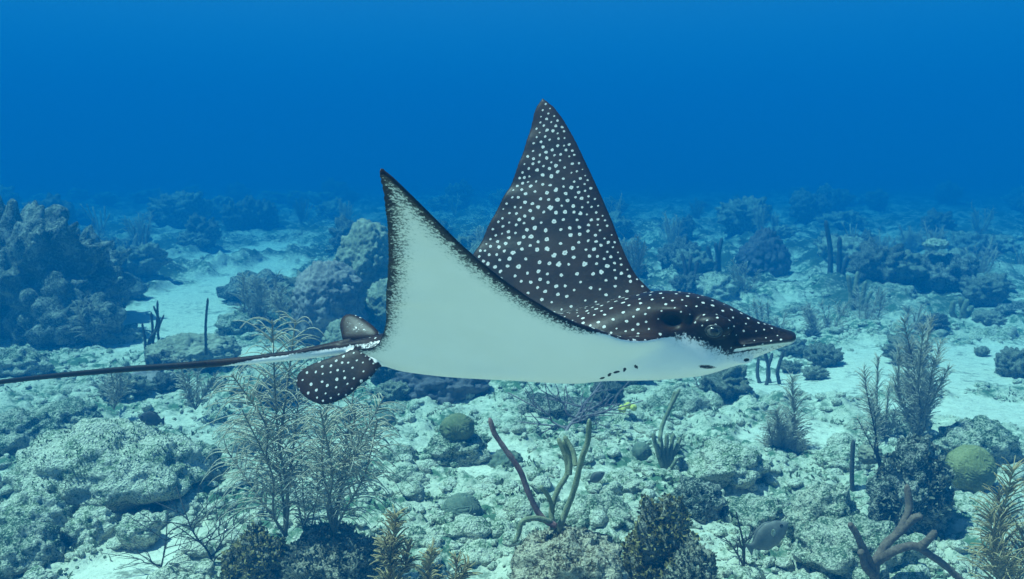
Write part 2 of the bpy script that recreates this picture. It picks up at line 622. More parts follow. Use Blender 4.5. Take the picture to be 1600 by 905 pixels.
def place(o, x, y, rz=0, sink=.04, sc_=1.0):
    o.location = (x, y, gz(x, y) - sink)
    o.rotation_euler = (0, 0, rz)
    o.scale = (sc_,) * 3
    return o


def hero_rock(name, u, vtop, vbase, y, wpx, label, cat, mat, seed, depth=.9, sub=6, taper=0.0, **kw):
    """boulder whose top shows at (u, vtop), seen wpx pixels wide at distance y; it stands on the seabed"""
    top = at(u, vtop, y)
    w = wpx / FPX * y / CP * .5
    g = gz(top[0], y)
    h = max(top[2] - g, .05)
    me = rock_mesh(name, (w * .86, w * depth * .86, max(h * .56, w * .50)), seed, sub, **kw)
    P, _ = mesh_pts(me)
    if P[:, 2].max() < h: P[:, 2] *= h / P[:, 2].max()
    else: P[:, 2] -= P[:, 2].max() - h                    # low rocks are boulders sunk into the bottom
    if taper: P[:, :2] *= (1.08 - taper * ss(.25, 1.0, P[:, 2] / h))[:, None]
    me.vertices.foreach_set('co', P.astype(np.float32).ravel()); me.update()
    o = obj(name, me, mat, None, (top[0], y, g - .01))
    tag(o, label, cat)
    return o


# foreground
r1 = hero_rock('reef_rock', 890, 818, 905, 2.95, 215, 'mottled white and brown boulder at the foot of the thick grey sea rod', 'rock', M['rock_near'], 1, 1.0, 6, low=.22, lump=.12, fine=.06, pit=.03)
algae_on(r1, 900, .011, .006, M['algae_dark'], 11, .15, .15)
r2 = hero_rock('reef_rock', 1040, 772, 905, 3.10, 120, 'dark algae covered rock stub with yellow brown leafy top beside the mottled boulder', 'rock', M['rock_algae'], 2, 1.0, 6, low=.42, lump=.34, lump_n=2.4, fine=.11)
algae_on(r2, 3600, .015, .009, M['algae'], 12, .12)
r2b = hero_rock('reef_rock', 1078, 845, 905, 3.00, 90, 'low dark leafy rock leaning on the yellow brown topped stub', 'rock', M['rock_algae'], 21, 1.0, 5, low=.3, lump=.25, fine=.10)
algae_on(r2b, 1200, .014, .008, M['algae_dark'], 13, .05)
r3 = hero_rock('reef_rock', 520, 822, 905, 3.12, 190, 'dark leafy algae rock under the pair of tall sea plumes', 'rock', M['rock_algae'], 3, .8, 6, low=.28, lump=.22, fine=.09)
algae_on(r3, 2600, .015, .009, M['algae_dark'], 14, .05)
r4 = hero_rock('reef_rock', 395, 826, 905, 3.10, 105, 'small knobbly rock topped with olive leaves, left of the sea plume rock', 'rock', M['rock_algae'], 4, .9, 6, low=.34, lump=.3, fine=.1)
algae_on(r4, 1700, .015, .009, M['algae'], 15, .05)

# left foreground mound and its neighbours
m1 = hero_rock('reef_rock', 165, 652, 790, 4.15, 330, 'broad pale limestone mound with a dark overhang facing the tail', 'rock', M['rock_pale'], 5, .72, 6, low=.14, lump=.13, fine=.055, under=.55)
algae_on(m1, 1500, .011, .006, M['turf'], 16, .1, .1)
for k, (u, vt, y, w, seed, mt, lb) in enumerate([
        (45, 760, 3.7, 130, 31, 'rock_pale', 'low rubble crusted rock in front of the broad pale mound'),
        (215, 800, 3.6, 75, 32, 'rock_pale', 'small round pale rock on sand, right below the mound overhang'),
        (30, 635, 5.0, 120, 33, 'rock_mid', 'dull rounded rock on the tail side of the broad pale mound'),
        (100, 625, 5.3, 110, 34, 'rock_mid', 'low domed rock just behind the broad pale mound'),
        (140, 790, 3.7, 90, 35, 'rock_pale', 'small low rock between the mound and the sand patch'),
        (30, 810, 3.5, 130, 36, 'rock_mid', 'dull lumpy rock at the near end of the rubble slope'),
        (300, 690, 4.4, 120, 37, 'rock_mid', 'turf covered rock between the pale mound and the sea plumes'),
        (290, 770, 4.0, 80, 38, 'rock_pale', 'small pale rock under the bare blue grey gorgonian')]):
    hero_rock('reef_rock', u, vt, 0, y, w, lb, 'rock', M[mt], seed, .9, 5, low=.26, lump=.2, fine=.07, under=.2)

# middle ground rocks
for k, (u, vt, y, w, seed, mt, lb, kw) in enumerate([
        (715, 668, 4.72, 110, 41, 'rock_mid', 'craggy grey rock carrying the round green brain coral', {}),
        (760, 818, 3.75, 150, 42, 'rock_pale', 'flat topped pale slab below the grey brain coral', {}),
        (735, 850, 3.5, 120, 43, 'rock_pale', 'low pale rubble ledge in front of the flat slab', {}),
        (665, 835, 3.6, 95, 44, 'rock_mid', 'low brown knob beside the olive bottle brush plume', {}),
        (1092, 745, 4.0, 90, 45, 'rock_dark', 'dark rounded rock behind the yellow brown topped stub', {}),
        (930, 770, 3.85, 150, 46, 'rock_mid', 'shaded turf rock behind the mottled boulder', {}),
        (975, 735, 4.25, 80, 47, 'rock_pale', 'pale bumpy rock at the foot of the clustered finger gorgonian', {}),
        (1140, 690, 4.4, 130, 48, 'rock_pale', 'large pale rock with dark hollow, left of the feathery bush', dict(under=.4)),
        (1190, 770, 3.95, 120, 49, 'rock_mid', 'pale ledge behind the pale-patched grey fish', dict(under=.3)),
        (1290, 745, 3.62, 130, 50, 'rock_mid', 'wide encrusted rock left of the dark rock tower', {}),
        (1340, 800, 3.4, 190, 51, 'rock_mid', 'low spread rubble mound under the brown rope sponge', {}),
        (1320, 690, 4.7, 90, 52, 'rock_pale', 'pale knob beside the short dark whip stump', {}),
        (1550, 770, 3.9, 160, 53, 'rock_pale', 'broad smooth pale rock below the mustard dome coral', {}),
        (1530, 650, 4.7, 130, 54, 'rock_mid', 'grey green lumpy rock behind the mustard dome coral', {}),
        (1590, 690, 4.8, 80, 55, 'rock_mid', 'dull rock beyond the mustard dome coral, next to the sand', {}),
        (880, 615, 5.7, 150, 56, 'rock_dark', 'dark hollow rock behind the mauve bare branches', dict(under=.3)),
        (985, 640, 5.55, 130, 57, 'rock_pale', 'bright rubble rock carrying the small yellow coral', {}),
        (1060, 606, 5.9, 120, 58, 'rock_mid', 'rounded rock below the ray gill slits', dict(under=.4)),
        (810, 650, 5.4, 110, 59, 'rock_mid', 'pitted rock between the dark sponge and the mauve bare branches', {}),
        (620, 640, 6.0, 80, 60, 'rock_mid', 'small grey rock left of the dark purple sponge', {}),
        (1410, 640, 5.2, 120, 61, 'rock_mid', 'hidden rock at the base of the tall feathery cluster', {}),
        (640, 740, 4.4, 90, 62, 'rock_mid', 'round blue grey rock beside the arching sea plume tips', {})]):
    kw = dict(dict(low=.26, lump=.22, fine=.075), **kw)
    hero_rock('reef_rock', u, vt, 0, y, w, lb, 'rock', M[mt], seed, .85, 5, **kw)
tower = hero_rock('reef_rock', 1432, 668, 0, 3.75, 120, 'tall dark encrusted rock tower in front of the feathery cluster', 'rock', M['rock_dark'], 71, .9, 6, low=.24, lump=.26, fine=.09)
algae_on(tower, 1800, .022, .012, M['algae_dark'], 17, .1, .05)

# corals
def coral(name, me, mat, u, v, y, label, cat, rz=0):
    p = at(u, v, y)
    o = obj(name, me, mat, None, p)
    o.rotation_euler = (0, 0, rz)
    tag(o, label, cat)
    return o


coral('brain_coral', brain_mesh('brain', (.105, .105, .085), 1, 6, .006, 90), M['brain'], 715, 680, 4.70, 'round green brain coral capping a craggy grey rock', 'coral')
coral('brain_coral', brain_mesh('brain', (.098, .095, .085), 2, 6, .006, 80), M['brain_grey'], 722, 812, 3.85, 'grey green brain coral dome on rubble above the flat slab', 'coral')
coral('brain_coral', brain_mesh('brain', (.060, .060, .058), 3, 5, .005, 80), M['brain_grey'], 1002, 714, 4.75, 'small round grey coral ball left of the finger gorgonian', 'coral')
coral('brain_coral', brain_mesh('brain', (.09, .09, .08), 5, 5, .006, 80), M['brain_grey'], 600, 668, 5.6, 'pale green coral ball behind the arching sea plume tips', 'coral')
coral('dome_coral', brain_mesh('dome', (.128, .125, .13), 4, 6, .010, 120), M['dome'], 1515, 752, 4.25, 'mustard olive dome coral right of the dark rock tower', 'coral')
coral('knob_coral', rock_mesh('knob', (.09, .09, .075), 77, 5, .2, .2, 3, .06), M['brain_grey'], 790, 740, 4.6, 'soft green coral knob behind the mauve sea rod', 'coral')
coral('knob_coral', rock_mesh('knob', (.055, .055, .05), 78, 5, .2, .2, 3, .06), M['column'], 1358, 722, 4.1, 'small dull olive coral knob beside the curved dark stalk', 'coral')
# yellow branching coral
D, F = ico(3)
yp = []
for k in range(16):
    a = rng.uniform(0, 6.28); rr = rng.uniform(0, .055)
    yp.append((D * np.array([.018, .018, .022]) * rng.uniform(.7, 1.2) + np.array([math.cos(a) * rr, math.sin(a) * rr, .02 + .02 * (1 - rr / .05)]), [F]))
v_, f_ = merge(yp)
coral('yellow_coral', mesh_np('yellow', v_, f_), M['yellow'], 981, 642, 5.5, 'tiny bright yellow coral cluster on a pale rock', 'coral')
# dark purple barrel-like sponge
hero_rock('barrel_sponge', 690, 560, 0, 6.3, 165, 'big dark purple sponge mass below the ray belly', 'sponge', M['barrel'], 81, .8, 6, low=.16, lump=.14, lump_n=4, fine=.08)
# lobed coral mounds behind the near wing
def mound(name, u, vtop, y, wpx, label, mat, seed, k=.9, sub=6):
    top = at(u, vtop, y)
    w = wpx / FPX * y * .5
    g = gz(top[0], y)
    h = top[2] - g
    me = lobed_mesh(name, (w * .9, w * k, h * .6), seed, sub)
    P, _ = mesh_pts(me); P[:, 2] *= h / P[:, 2].max()
    me.vertices.foreach_set('co', P.astype(np.float32).ravel()); me.update()
    return tag(obj(name, me, mat, None, (top[0], y, g - .02)), label, 'coral')


mound('lobed_coral', 510, 402, 8.2, 120, 'purple grey coral mound behind the raised near wing', M['mound'], 1)
mound('column_coral', 572, 338, 9.4, 110, 'tall olive coral column behind the purple grey mound', M['column'], 2)
mound('column_coral', 610, 430, 8.6, 90, 'low olive shoulder of coral between the column and the ray', M['column'], 6)
mound('lobed_coral', 300, 515, 7.0, 150, 'grey green lobed coral mound behind the tail, below the upright rods', M['column'], 3)
mound('lobed_coral', 250, 575, 6.6, 120, 'lobed coral with a pale crest just under the tail', M['mound'], 4)
mound('lobed_coral', 545, 492, 7.2, 90, 'round coral head just behind the raised pelvic fin', M['column'], 7)
hero_rock('reef_pillar', 1197, 352, 0, 13.5, 78, 'dark tapering coral pillar beyond the snout', 'coral', M['barrel'], 82, .9, 6, .45, low=.14, lump=.20, lump_n=4.5, fine=.09)
# ------------------------------------------------------------------ reef heads farther off
for k, (u, vt, y, w, seed, mt, lb, kw) in enumerate([
        (5, 292, 8.6, 250, 101, 'rock_dark', 'towering dark reef wall rising above the tail tip', dict(under=.25, knob=.16, low=.42, lump=.42, lump_n=3.4, pit=.2)),
        (95, 352, 9.6, 170, 102, 'rock_dark', 'stepped reef head leaning against the tall reef wall', dict(under=.3, knob=.12, low=.40, lump=.42, lump_n=3.2, pit=.15)),
        (110, 440, 8.2, 150, 103, 'rock_dark', 'dark cave-like reef block in front of the stepped reef head', dict(under=.4)),
        (175, 425, 11.0, 90, 104, 'rock_dark', 'reef head at the near edge of the sand channel', {}),
        (20, 540, 6.6, 110, 105, 'rock_mid', 'craggy block with pale crest just above the tail tip', dict(under=.3)),
        (110, 590, 6.3, 110, 106, 'rock_pale', 'pale rubble shelf directly below the thin tail', {}),
        (160, 500, 8.4, 110, 107, 'rock_mid', 'sloping reef block beside the sand channel', {}),
        (380, 480, 8.6, 100, 108, 'rock_mid', 'turf grown block on the ray side of the sand channel', {}),
        (400, 420, 11, 120, 109, 'rock_dark', 'dim reef block beyond the bushy gorgonian', {}),
        (1480, 392, 11.0, 105, 110, 'rock_dark', 'dark overhanging reef head with a pale cap, far beyond the snout', dict(under=.45, knob=.06)),
        (1545, 425, 11.2, 80, 111, 'rock_mid', 'pale crested block leaning on the capped reef head', dict(under=.3)),
        (1560, 505, 8.6, 130, 112, 'rock_pale', 'flat pale ledge stack on the sand below the capped reef head', dict(under=.3)),
        (1390, 440, 10.5, 120, 113, 'rock_mid', 'rubble crested reef block between pillar and capped head', dict(under=.3)),
        (1310, 500, 9.0, 130, 114, 'rock_mid', 'low hollow reef block just past the snout', dict(under=.4)),
        (1360, 525, 8.2, 120, 115, 'rock_mid', 'shaded low reef block with dark foot on the bright sand', dict(under=.5)),
        (1110, 425, 11.0, 90, 116, 'rock_pale', 'pale rubble head behind the ray brow', {}),
        (1060, 410, 13.0, 90, 117, 'rock_mid', 'rubble head behind the trailing slope of the far wing', {}),
        (1250, 470, 10.0, 90, 118, 'rock_mid', 'reef block right beside the coral pillar foot', {}),
        (1595, 470, 9.6, 90, 119, 'rock_dark', 'dim reef block past the pale crested block', dict(under=.3))]):
    kw = dict(dict(low=.30, lump=.26, fine=.08), **kw)
    hero_rock('reef_rock', u, vt, 0, y, w, lb, 'rock', M[mt], seed, .85, 6 if k in (0, 1) else 5, **kw)
cap = coral('plate_coral', rock_mesh('plate', (.15, .14, .07), 79, 5, .2, .15, 3, .06), M['rock_pale'], 1463, 388, 10.9, 'pale flat coral cap on top of the overhanging reef head', 'coral')

# weathered boulders scattered over the far reef: shared meshes, one object each
protos = [rock_mesh('boulder%d' % i, (rng.uniform(.8, 1.2), rng.uniform(.8, 1.2), rng.uniform(.55, .95)), 200 + i, 5, .42, .46, 3.0, .12, under=.3, knob=.14, pit=.12) for i in range(7)]
taken = [(-4.4, 12.5, 1.2), (-3.8, 9.3, .8), (-5.6, 17, 1.2), (-4.4, 14.5, 1.0), (4.2, 13.0, 1.3), (3.3, 10.3, .7)]
MARKS = [('the tall reef wall', -5.4, 8.6), ('the stepped reef head', -5.4, 9.6), ('the sand channel', -4.4, 12.0), ('the far end of the sand channel', -5.6, 17.2), ('the bushy dark gorgonian', -2.8, 8.6),
         ('the purple grey coral mound', -1.9, 8.2), ('the olive coral column', -1.7, 9.4), ('the dark purple sponge', -.55, 6.3), ('the small yellow coral', .8, 5.5), ('the ray belly', .3, 6.5), ('the raised far wing', .55, 12.0),
         ('the ray back', 1.4, 9.0), ('the coral pillar', 4.27, 13.5), ('the snout', 3.0, 8.2), ('the low hollow reef block', 3.65, 9.0), ('the tall faint whips', 5.0, 12.5), ('the capped reef head', 5.95, 11.0),
         ('the flat pale ledge stack', 5.2, 8.6), ('the tall feathery cluster', 2.5, 6.2), ('the pale sand flat', 4.4, 7.2)]


def nearest_mark(x, y, by_angle=False):
    if by_angle: return min(MARKS, key=lambda m_: abs(x / y - m_[1] / m_[2]))[0]
    return min(MARKS, key=lambda m_: math.hypot(x - m_[1], (y - m_[2]) * .8))[0]


TONE = ['turf covered', 'pale', 'dark', 'rounded turf covered', 'knobbly turf covered', 'broad dark', 'craggy dark']
fr = np.random.default_rng(21)
pm = [M['rock_mid'], M['rock_pale'], M['rock_dark'], M['rock_mid'], M['rock_mid'], M['rock_dark'], M['rock_dark']]
for me_, mt_ in zip(protos, pm): me_.materials.append(mt_)
for band, n, y0, y1, s0, s1, lb, gp in (
        ('mid', 46, 6.0, 9.5, .06, .16, 'small weathered coral boulder on the rubble flat behind the ray', 'small boulders on the rubble flat'),
        ('far', 84, 9.5, 20, .12, .40, 'blue hazed reef boulder beyond the sand flat', 'hazed reef boulders'),
        ('dim', 62, 20, 44, .25, .65, 'dim reef mound almost lost in the blue distance', 'dim distant reef mounds')):
    for k in range(n):
        y = y0 + (y1 - y0) * fr.random() ** 1.0
        x = fr.uniform(-.68, .68) * y
        if any(math.hypot((x - a), (y - b) * .5) < r for a, b, r in taken): continue
        s = fr.uniform(s0, s1)
        i = fr.integers(0, 7)
        o = obj('reef_boulder', protos[i], None)
        place(o, x, y, fr.uniform(0, 6.28), s * .12, s)
        sw = ('small', 'medium', 'large')[min(2, int((s - s0) / (s1 - s0) * 3))]
        if band == 'mid': lb = '%s %s coral boulder on rubble near %s' % (sw, TONE[i], nearest_mark(x, y))
        elif band == 'far': lb = '%s %s blue hazed reef boulder near %s' % (sw, TONE[i], nearest_mark(x, y))
        else: lb = '%s dim %s reef mound far behind %s' % (sw, TONE[i], nearest_mark(x, y, True))
        tag(o, lb, 'rock', gp)

# ------------------------------------------------------------------ loose rubble and turf that nobody could count
def scatter_xy(n, y0, y1, seed, bias=1.4):
    r = np.random.default_rng(seed)
    y = y0 + (y1 - y0) * r.random(n) ** bias
    return r.uniform(-.70, .70, n) * y, y, r


def stones(name, n, y0, y1, smin, smax, seed, mat, label, subd=2):
    x, y, r = scatter_xy(n, y0, y1, seed)
    h, sd = ground_full(x, y)
    keep = sd < .35 + .65 * r.random(n)
    x, y, h = x[keep], y[keep], h[keep]
    n = len(x)
    D, F = ico(subd)
    s = smin + (smax - smin) * r.random(n) ** 2.5
    an = r.uniform(0, 6.28, n)
    sq = r.uniform(.45, 1.0, (n, 3)) * np.array([1.25, 1.0, .75])
    P = D[None] * sq[:, None] * s[:, None, None]
    P *= (1 + .30 * fbm((D[None] * 1.4 + r.uniform(0, 50, (n, 1, 3))).reshape(-1, 3), 2).reshape(n, -1))[..., None]
    c, s_ = np.cos(an)[:, None], np.sin(an)[:, None]
    P = np.stack([P[..., 0] * c - P[..., 1] * s_ + x[:, None], P[..., 0] * s_ + P[..., 1] * c + y[:, None], P[..., 2] + (h + s * .15)[:, None]], -1)
    FF = (F[None] + (np.arange(n) * len(D))[:, None, None]).reshape(-1, 3)
    return tag(obj(name, mesh_np(name, P.reshape(-1, 3), FF, False), mat), label, None, None, 'stuff')


stones('coral_rubble', 7500, 2.9, 9, .010, .055, 51, M['rubble'], 'broken coral rubble strewn over the seabed', 2)
stones('coarse_rubble', 900, 3.2, 22, .03, .12, 52, M['rock_pale'], 'coarse rubble lumps strewn over the seabed', 3)
x, y, r_ = scatter_xy(900, 2.9, 14, 61, 1.3)
h_, sd_ = ground_full(x, y)
kk = (sd_ < .5)
cl = np.column_stack([x, y, h_])[kk]
pts = np.repeat(cl, 26, 0)
r_ = np.random.default_rng(62)
rad = np.repeat(r_.uniform(.015, .07, len(cl)), 26)
pts[:, :2] += r_.normal(size=(len(pts), 2)) * rad[:, None]
pts[:, 2] = ground_full(pts[:, 0], pts[:, 1])[0]
V, Q = leaf_cover(pts, np.tile([0, 0, 1.], (len(pts), 1)), len(pts), .024, .011, 63, .4)
tag(obj('turf_algae', mesh_np('turf_algae', V, Q), M['turf']), 'short turf algae tufts on the rubble', None, None, 'stuff')

# ------------------------------------------------------------------ soft corals
def stem_curve(base, tip, sway, n=26, seed=0):
    r = np.random.default_rng(seed)
    base, tip = np.array(base, float), np.array(tip, float)
    d = tip - base
    L = np.linalg.norm(d)
    side = np.array([r.normal(), r.normal() * .6, 0]); side /= np.linalg.norm(side)
    mid = base + d * .5 + side * L * sway * r.uniform(-1, 1)
    q = base + d * .2 + side * L * sway * .3
    return spline([base, q, mid, tip], n)


def branchlets(c, L, seed, per_m=46, start=.12, droop=.25, lift=.85, rad=.0021, m=6, plane=None, taper=.55, jit=.35, spread=.5):
    """side twigs of a sea plume along the stem c, set in two loose rows"""
    r = np.random.default_rng(seed)
    seg = np.linalg.norm(np.diff(c, axis=0), axis=1)
    cum = np.concatenate([[0], np.cumsum(seg)])
    tot = cum[-1]
    n = max(8, int(tot * per_m))
    u = np.sort(r.uniform(start, 1.0, n))
    pos = np.stack([np.interp(u * tot, cum, c[:, j]) for j in range(3)], 1)
    tan = np.stack([np.interp(u * tot, cum, np.gradient(c[:, j], cum)) for j in range(3)], 1)
    tan /= np.linalg.norm(tan, axis=1)[:, None]
    a0 = r.uniform(0, 6.28) if plane is None else plane
    sgn = np.where(np.arange(n) % 2 == 0, 0, math.pi)
    az = a0 + sgn + r.normal(size=n) * spread
    ref = np.array([math.cos(a0), math.sin(a0), 0])
    e1 = ref[None] - tan * np.sum(ref[None] * tan, 1)[:, None]; e1 /= np.linalg.norm(e1, axis=1)[:, None]
    e2 = np.cross(tan, e1)
    out = e1 * np.cos(az - a0)[:, None] + e2 * np.sin(az - a0)[:, None]
    ln = L * (1 - taper * np.clip((u - .45) / .55, 0, 1) ** 1.5) * (.55 + .45 * np.clip((u - start) / .2, 0, 1)) * r.uniform(1 - jit, 1 + jit, n)
    t = np.linspace(0, 1, m)
    up = lift * r.uniform(.7, 1.3, n)
    dr = droop * r.uniform(.2, 1.8, n)
    P = pos[:, None] + ln[:, None, None] * (out[:, None] * (t[None, :, None] * .92) + tan[:, None] * (up[:, None] * np.sin(t[None] * 1.5) * .62)[..., None]
                                            - np.array([0, 0, 1.])[None, None] * (dr[:, None] * t[None] ** 2.2)[..., None])
    P += (r.normal(size=(n, 1, 3)) * ln[:, None, None] * .10) * (t[None, :, None] ** 2)
    R = rad * (1 - .45 * t)[None] * r.uniform(.85, 1.15, (n, 1))
    return tubes(P, R, 4)


def sea_plume(name, base, stems, label, stem_mat, twig_mat, L=.12, seed=1, srad=.0065, group=None, **kw):
    """stems: list of tip points (and branch roots), each a part with its twigs"""
    root = empty(name, base)
    base = np.array(base)
    tag(root, label, 'soft coral', group)
    for k, s in enumerate(stems):
        b0, tip = (np.zeros(3), np.array(s) - base) if np.ndim(s) == 1 else (np.array(s[0]) - base, np.array(s[1]) - base)
        c = stem_curve(b0, tip, .09, 26, seed * 31 + k)
        ln = np.linalg.norm(tip - b0)
        v, f = tubes(c[None], np.linspace(srad * min(1, .5 + ln * .5), srad * .3, 26)[None], 8)
        st = obj('stem', mesh_np('stem', v, f), stem_mat, root)
        v, f = branchlets(c, L * min(1, .55 + ln * .6), seed * 57 + k, **kw)
        tw = obj('branchlets', mesh_np('branchlets', v, f), twig_mat, st)
        tw['kind'] = 'stuff'
    return root


def A(u, v, y): return at(u, v, y)


# the two tall grey plumes on the dark leafy rock, and a third between them
y0 = 3.15
b = A(446, 838, y0)
sea_plume('sea_plume', b, [A(425, 500, y0 + .02), A(398, 600, y0 + .1), A(378, 640, y0 - .12), A(470, 590, y0 + .15), A(352, 700, y0 + .1),
                           (A(436, 740, y0), A(362, 585, y0 - .1)), (A(436, 700, y0), A(462, 500, y0 + .1))],
          'tall airy grey sea plume with arching twigs, its top crossing the tail', M['plume_stem'], M['plume'], .20, 3, .0085, per_m=95, droop=.42, lift=1.0, rad=.0025, m=8, plane=.1)
b = A(522, 832, y0 - .02)
sea_plume('sea_plume', b, [A(520, 580, y0), A(556, 640, y0 + .1), A(590, 655, y0 - .08), A(500, 640, y0 - .15), A(556, 590, y0 + .18), (A(524, 760, y0), A(600, 620, y0 + .05)), (A(522, 740, y0), A(575, 690, y0 - .15))],
          'bushy grey sea plume under the spotted pelvic fin', M['plume_stem'], M['plume'], .17, 4, .0085, per_m=110, droop=.42, lift=1.0, rad=.0025, m=8, plane=.2)
b = A(478, 845, y0 + .05)
sea_plume('sea_plume', b, [A(470, 690, y0 + .05), A(492, 700, y0), A(452, 720, y0 + .1), A(505, 730, y0 + .1)],
          'short grey sea plume between the two tall ones', M['plume_stem'], M['plume'], .10, 5, .006, per_m=90, droop=.3, rad=.0023, plane=.4)
# olive bottle-brush plumes close to the camera
b = np.array([*A(622, 905, 2.62)[:2], 0]); b[2] = gz(b[0], b[1])
sea_plume('bottlebrush_plume', b, [A(619, 803, 2.62), (A(617, 902, 2.6), A(600, 842, 2.58)), (A(624, 905, 2.62), A(640, 850, 2.66))],
          'olive tan bottle brush plume, the tallest of its group below the plumes', M['olive_stem'], M['plume_olive'], .085, 6, .009, per_m=460, droop=.0, lift=1.15, rad=.0032, m=5, spread=1.7, taper=.6, jit=.25)
b = np.array([*A(672, 930, 2.62)[:2], 0]); b[2] = gz(b[0], b[1])
sea_plume('bottlebrush_plume', b, [A(674, 862, 2.6)], 'small olive tuft plume beside the tallest bottle brush', M['olive_stem'], M['plume_olive'], .075, 7, .008, per_m=360, droop=.0, lift=1.3, rad=.0034, m=4, spread=1.6)
b = np.array([*A(712, 930, 2.62)[:2], 0]); b[2] = gz(b[0], b[1])
sea_plume('bottlebrush_plume', b, [A(714, 872, 2.62), (A(712, 915, 2.6), A(735, 885, 2.62))], 'low forked olive plume farthest from the tallest bottle brush', M['olive_stem'], M['plume_olive'], .07, 8, .008, per_m=300, droop=.0, lift=1.3, rad=.0034, m=4, spread=1.6)
# olive feather plume at the right
b = np.array([*A(1590, 930, 2.7)[:2], 0]); b[2] = gz(b[0], b[1])
sea_plume('feather_plume', b, [A(1582, 735, 2.7), A(1545, 800, 2.65), A(1612, 780, 2.75), (A(1588, 900, 2.7), A(1535, 850, 2.6)), (A(1590, 880, 2.7), A(1640, 800, 2.7)), A(1560, 770, 2.85)],
          'tan feather plume with stiff pointed twigs, close to the rope sponge', M['olive_stem'], M['plume_olive'], .10, 9, .006, per_m=170, droop=.0, lift=1.35, rad=.0027, m=5, spread=.5, plane=.1)
# small feathery tufts under the rope sponge
for k, (u, v, lb) in enumerate([(1520, 868, 'small dim green tuft between rope sponge and feather plume'), (1300, 880, 'small dim green tuft at the rope sponge foot')]):
    b = gpix(u, min(900, v + 35)); yy = b[1]
    sea_plume('feather_plume', b, [A(u, v, yy), A(u - 18, v + 8, yy), A(u + 15, v + 10, yy)], lb, M['plume_stem'], M['plume'], .045, 40 + k, .004, per_m=120, droop=0., lift=1.3, rad=.0018, m=4)
# bare blue-grey gorgonian, lower left
def bare_fan(name, base, tip, label, mat, seed, n1=7, L=.35, rad=.004, spread=1.0, flat=.35):
    root = empty(name, base)
    tag(root, label, 'soft coral')
    r = np.random.default_rng(seed)
    base = np.array(base, float); d = np.array(tip, float) - base
    c0 = stem_curve(np.zeros(3), d, .12, 18, seed)
    v, f = tubes(c0[None], np.linspace(rad * 1.3, rad * .5, 18)[None], 8)
    obj('branch', mesh_np('branch', v, f), mat, root)
    for k in range(n1):
        t = r.uniform(.12, .8)
        p0 = c0[int(t * 17)]
        a = r.choice([-1, 1]) * r.uniform(.5, 1.1) * spread
        ln = L * r.uniform(.5, 1.1) * (1 - .4 * t)
        tip1 = p0 + ln * np.array([math.sin(a), r.normal() * flat, math.cos(a) * .9])
        c1 = stem_curve(p0, tip1, .18, 14, seed * 9 + k)
        v, f = tubes(c1[None], np.linspace(rad * .8, rad * .35, 14)[None], 6)
        st = obj('branch', mesh_np('branch', v, f), mat, root)
        tw = []
        for j in range(r.integers(2, 6)):
            q0 = c1[r.integers(3, 12)]
            a2 = a + r.choice([-1, 1]) * r.uniform(.4, .9)
            tip2 = q0 + ln * r.uniform(.25, .55) * np.array([math.sin(a2), r.normal() * flat, math.cos(a2)])
            c2 = stem_curve(q0, tip2, .15, 9, seed * 77 + k * 9 + j)
            tw.append(tubes(c2[None], np.linspace(rad * .5, rad * .25, 9)[None], 5))
        v, f = merge(tw)
        t_ = obj('twigs', mesh_np('twigs', v, f), mat, st)
        t_['kind'] = 'stuff'
    return root


y1 = 3.35
b = gpix(335, 890)
bare_fan('bare_gorgonian', b, A(275, 760, y1), 'thin branched blue grey gorgonian standing on rubble left of the leafy rock', M['rod_dark'], 12, 12, .40, .0042, 1.1)
b = gpix(250, 895)
bare_fan('bare_gorgonian', b, A(262, 800, y1), 'low wiry gorgonian on the sand left of the leafy rock', M['rod_dark'], 13, 9, .30, .0035, 1.2)
b = gpix(1160, 890)
bare_fan('bare_gorgonian', b, A(1150, 800, 3.3), 'dark wiry sea whip cluster just left of the pale-patched fish', M['rod_dark'], 14, 7, .22, .006, .55)
b = gpix(880, 688)
bare_fan('bare_gorgonian', b, A(940, 596, 5.6), 'mauve bare branches spreading behind the finger sea rod', M['bare'], 15, 9, .55, .010, 1.5)

# thick sea rods drawn branch by branch
def sea_rod(name, base, branches, label, mats, group=None, fuzz=.0012):
    root = empty(name, base)
    tag(root, label, 'soft coral', group)
    base = np.array(base)
    for k, (pts, r0, r1, mt) in enumerate(branches):
        c = spline(np.array(pts) - base, 60)
        R = np.linspace(r0, r1, 60)
        R[-4:] *= np.array([.98, .92, .78, .5])
        v, f = tubes(c[None], R[None], 14)
        n = len(v)
        cen = np.concatenate([np.repeat(c, 14, 0), c[-1:], c[:1]])
        d = v - cen; l = np.linalg.norm(d, axis=1)[:, None] + 1e-6
        v = v + d / l * (fuzz * fbm(v * 160 + k, 2) + r0 * .14 * perlin(v * 28 + k * 3))[:, None]
        br = obj('branch', mesh_np('branch', v, f), mats[mt], root)
        if len(mats) > 1 and mt == 1: br['label'] = 'mauve red branch'
    return root


